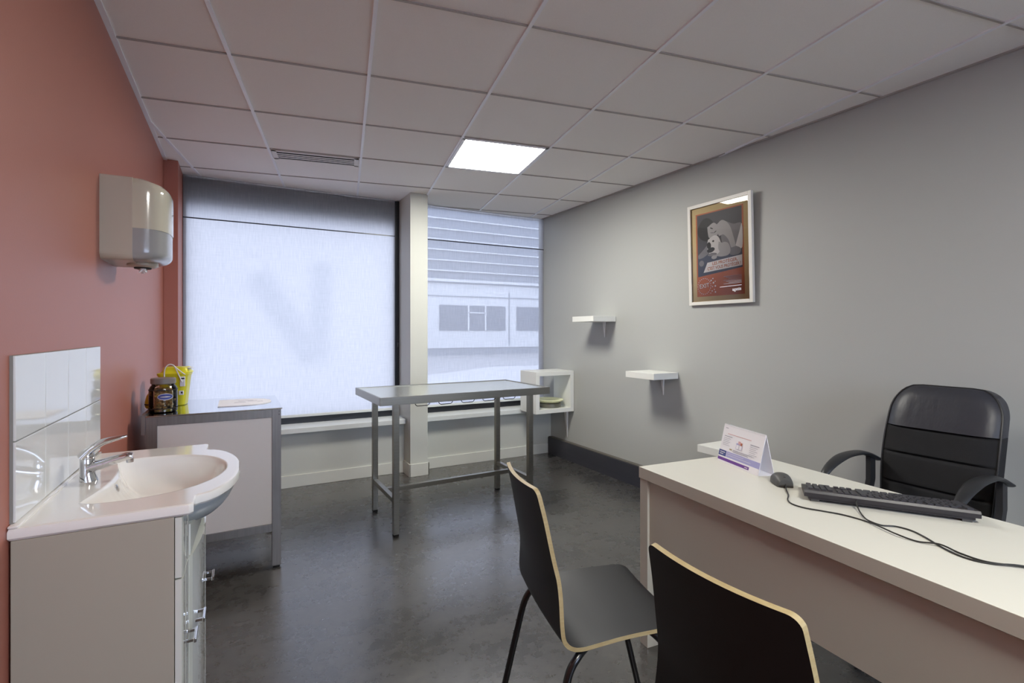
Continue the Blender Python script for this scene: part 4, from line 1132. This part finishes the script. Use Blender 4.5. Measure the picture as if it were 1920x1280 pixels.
v = 1.0; x, z = back_pt(0, v); hwp = back_half(v)
for k in range(1, 12): pp.append((x-0.004, -hwp+2*hwp*k/12, z+0.001))
pp += [(a_, -b_, c_) for a_, b_, c_ in pp[:41][::-1]]
f = MB(); f.tube(pp, 0.0035, M['plastic_black'], 8); f.build('piping', r)
f = MB(); rs = []
for t in (0, 0.15, 0.85, 1.0):
    e = 0.02 if t in (0, 1.0) else 0
    rs.append([(x, y, 0.42+0.09*t) for x, y in rrect(2.20-OX+e, -0.235+e, 2.665-OX-e, 0.235-e, 0.06, 6)])
f.rings(rs, M['mesh_fabric']); f.build('seat', r)
for sy in (-1, 1):
    y = sy*0.228
    pts = spline([(2.335-OX, y, 0.44), (2.275-OX, y, 0.55), (2.235-OX, y, 0.645), (2.275-OX, y, 0.695), (2.38-OX, y, 0.732), (2.50-OX, y, 0.737), (2.58-OX, y, 0.724), (2.665-OX, y, 0.692)], 7)
    f = MB(); n = len(pts); rs = []
    for i, p in enumerate(pts):
        d = (pts[min(i+1, n-1)]-pts[max(i-1, 0)]).normalized(); nn = Vector((-d.z, 0, d.x)); q = i/(n-1)
        wy = 0.016+0.012*min(1, max(0, (q-0.35)/0.2)); tz = 0.010
        rs.append([tuple(p+Vector((0, wy*math.cos(a), 0))+nn*tz*math.sin(a)) for a in [k*math.pi/8 for k in range(16)]])
    f.rings(rs, M['plastic_black'])
    rs = []
    for x, z in ((2.620-OX, 0.708), (2.620-OX, 0.60), (2.59-OX, 0.52), (2.50-OX, 0.44)):
        rs.append([(x+dx, y+dy, z) for dx, dy in ((-0.022, -0.010), (0.022, -0.010), (0.022, 0.010), (-0.022, 0.010))])
    f.rings(rs, M['plastic_black'], False)
    f.build('armrest', r)
f = MB(); f.lathe([(0.0, 0.08), (0.028, 0.08), (0.028, 0.26), (0.016, 0.262), (0.016, 0.405), (0, 0.405)], M['tube_black'], seg=20); f.box((-0.11, -0.09, 0.395), (0.11, 0.09, 0.422), M['plastic_black'], 0.004); f.build('gas_lift', r)
for k in range(5):
    a = R(20+72*k); c, s = math.cos(a), math.sin(a)
    f = MB(); f.tube([(0.02*c, 0.02*s, 0.105), (0.15*c, 0.15*s, 0.095), (0.285*c, 0.285*s, 0.075)], 0.02, M['plastic_black'], 10, taper=[0.026, 0.022, 0.016]); lg = f.build('base_arm', r)
    f = MB(); f.tube([(0.285*c-0.02*s, 0.285*s+0.02*c, 0.0265), (0.285*c+0.02*s, 0.285*s-0.02*c, 0.0265)], 0.026, M['plastic_black'], 18); f.tube([(0.285*c, 0.285*s, 0.03), (0.285*c, 0.285*s, 0.075)], 0.008, M['tube_black'], 8); f.build('castor', lg)
f = MB(); f.box((2.58-OX, -0.04, 0.405), (2.735-OX, 0.04, 0.418), M['plastic_black']); f.box((2.715-OX, -0.035, 0.41), (2.735-OX, 0.035, 0.60), M['plastic_black']); f.build('back_bracket', r)
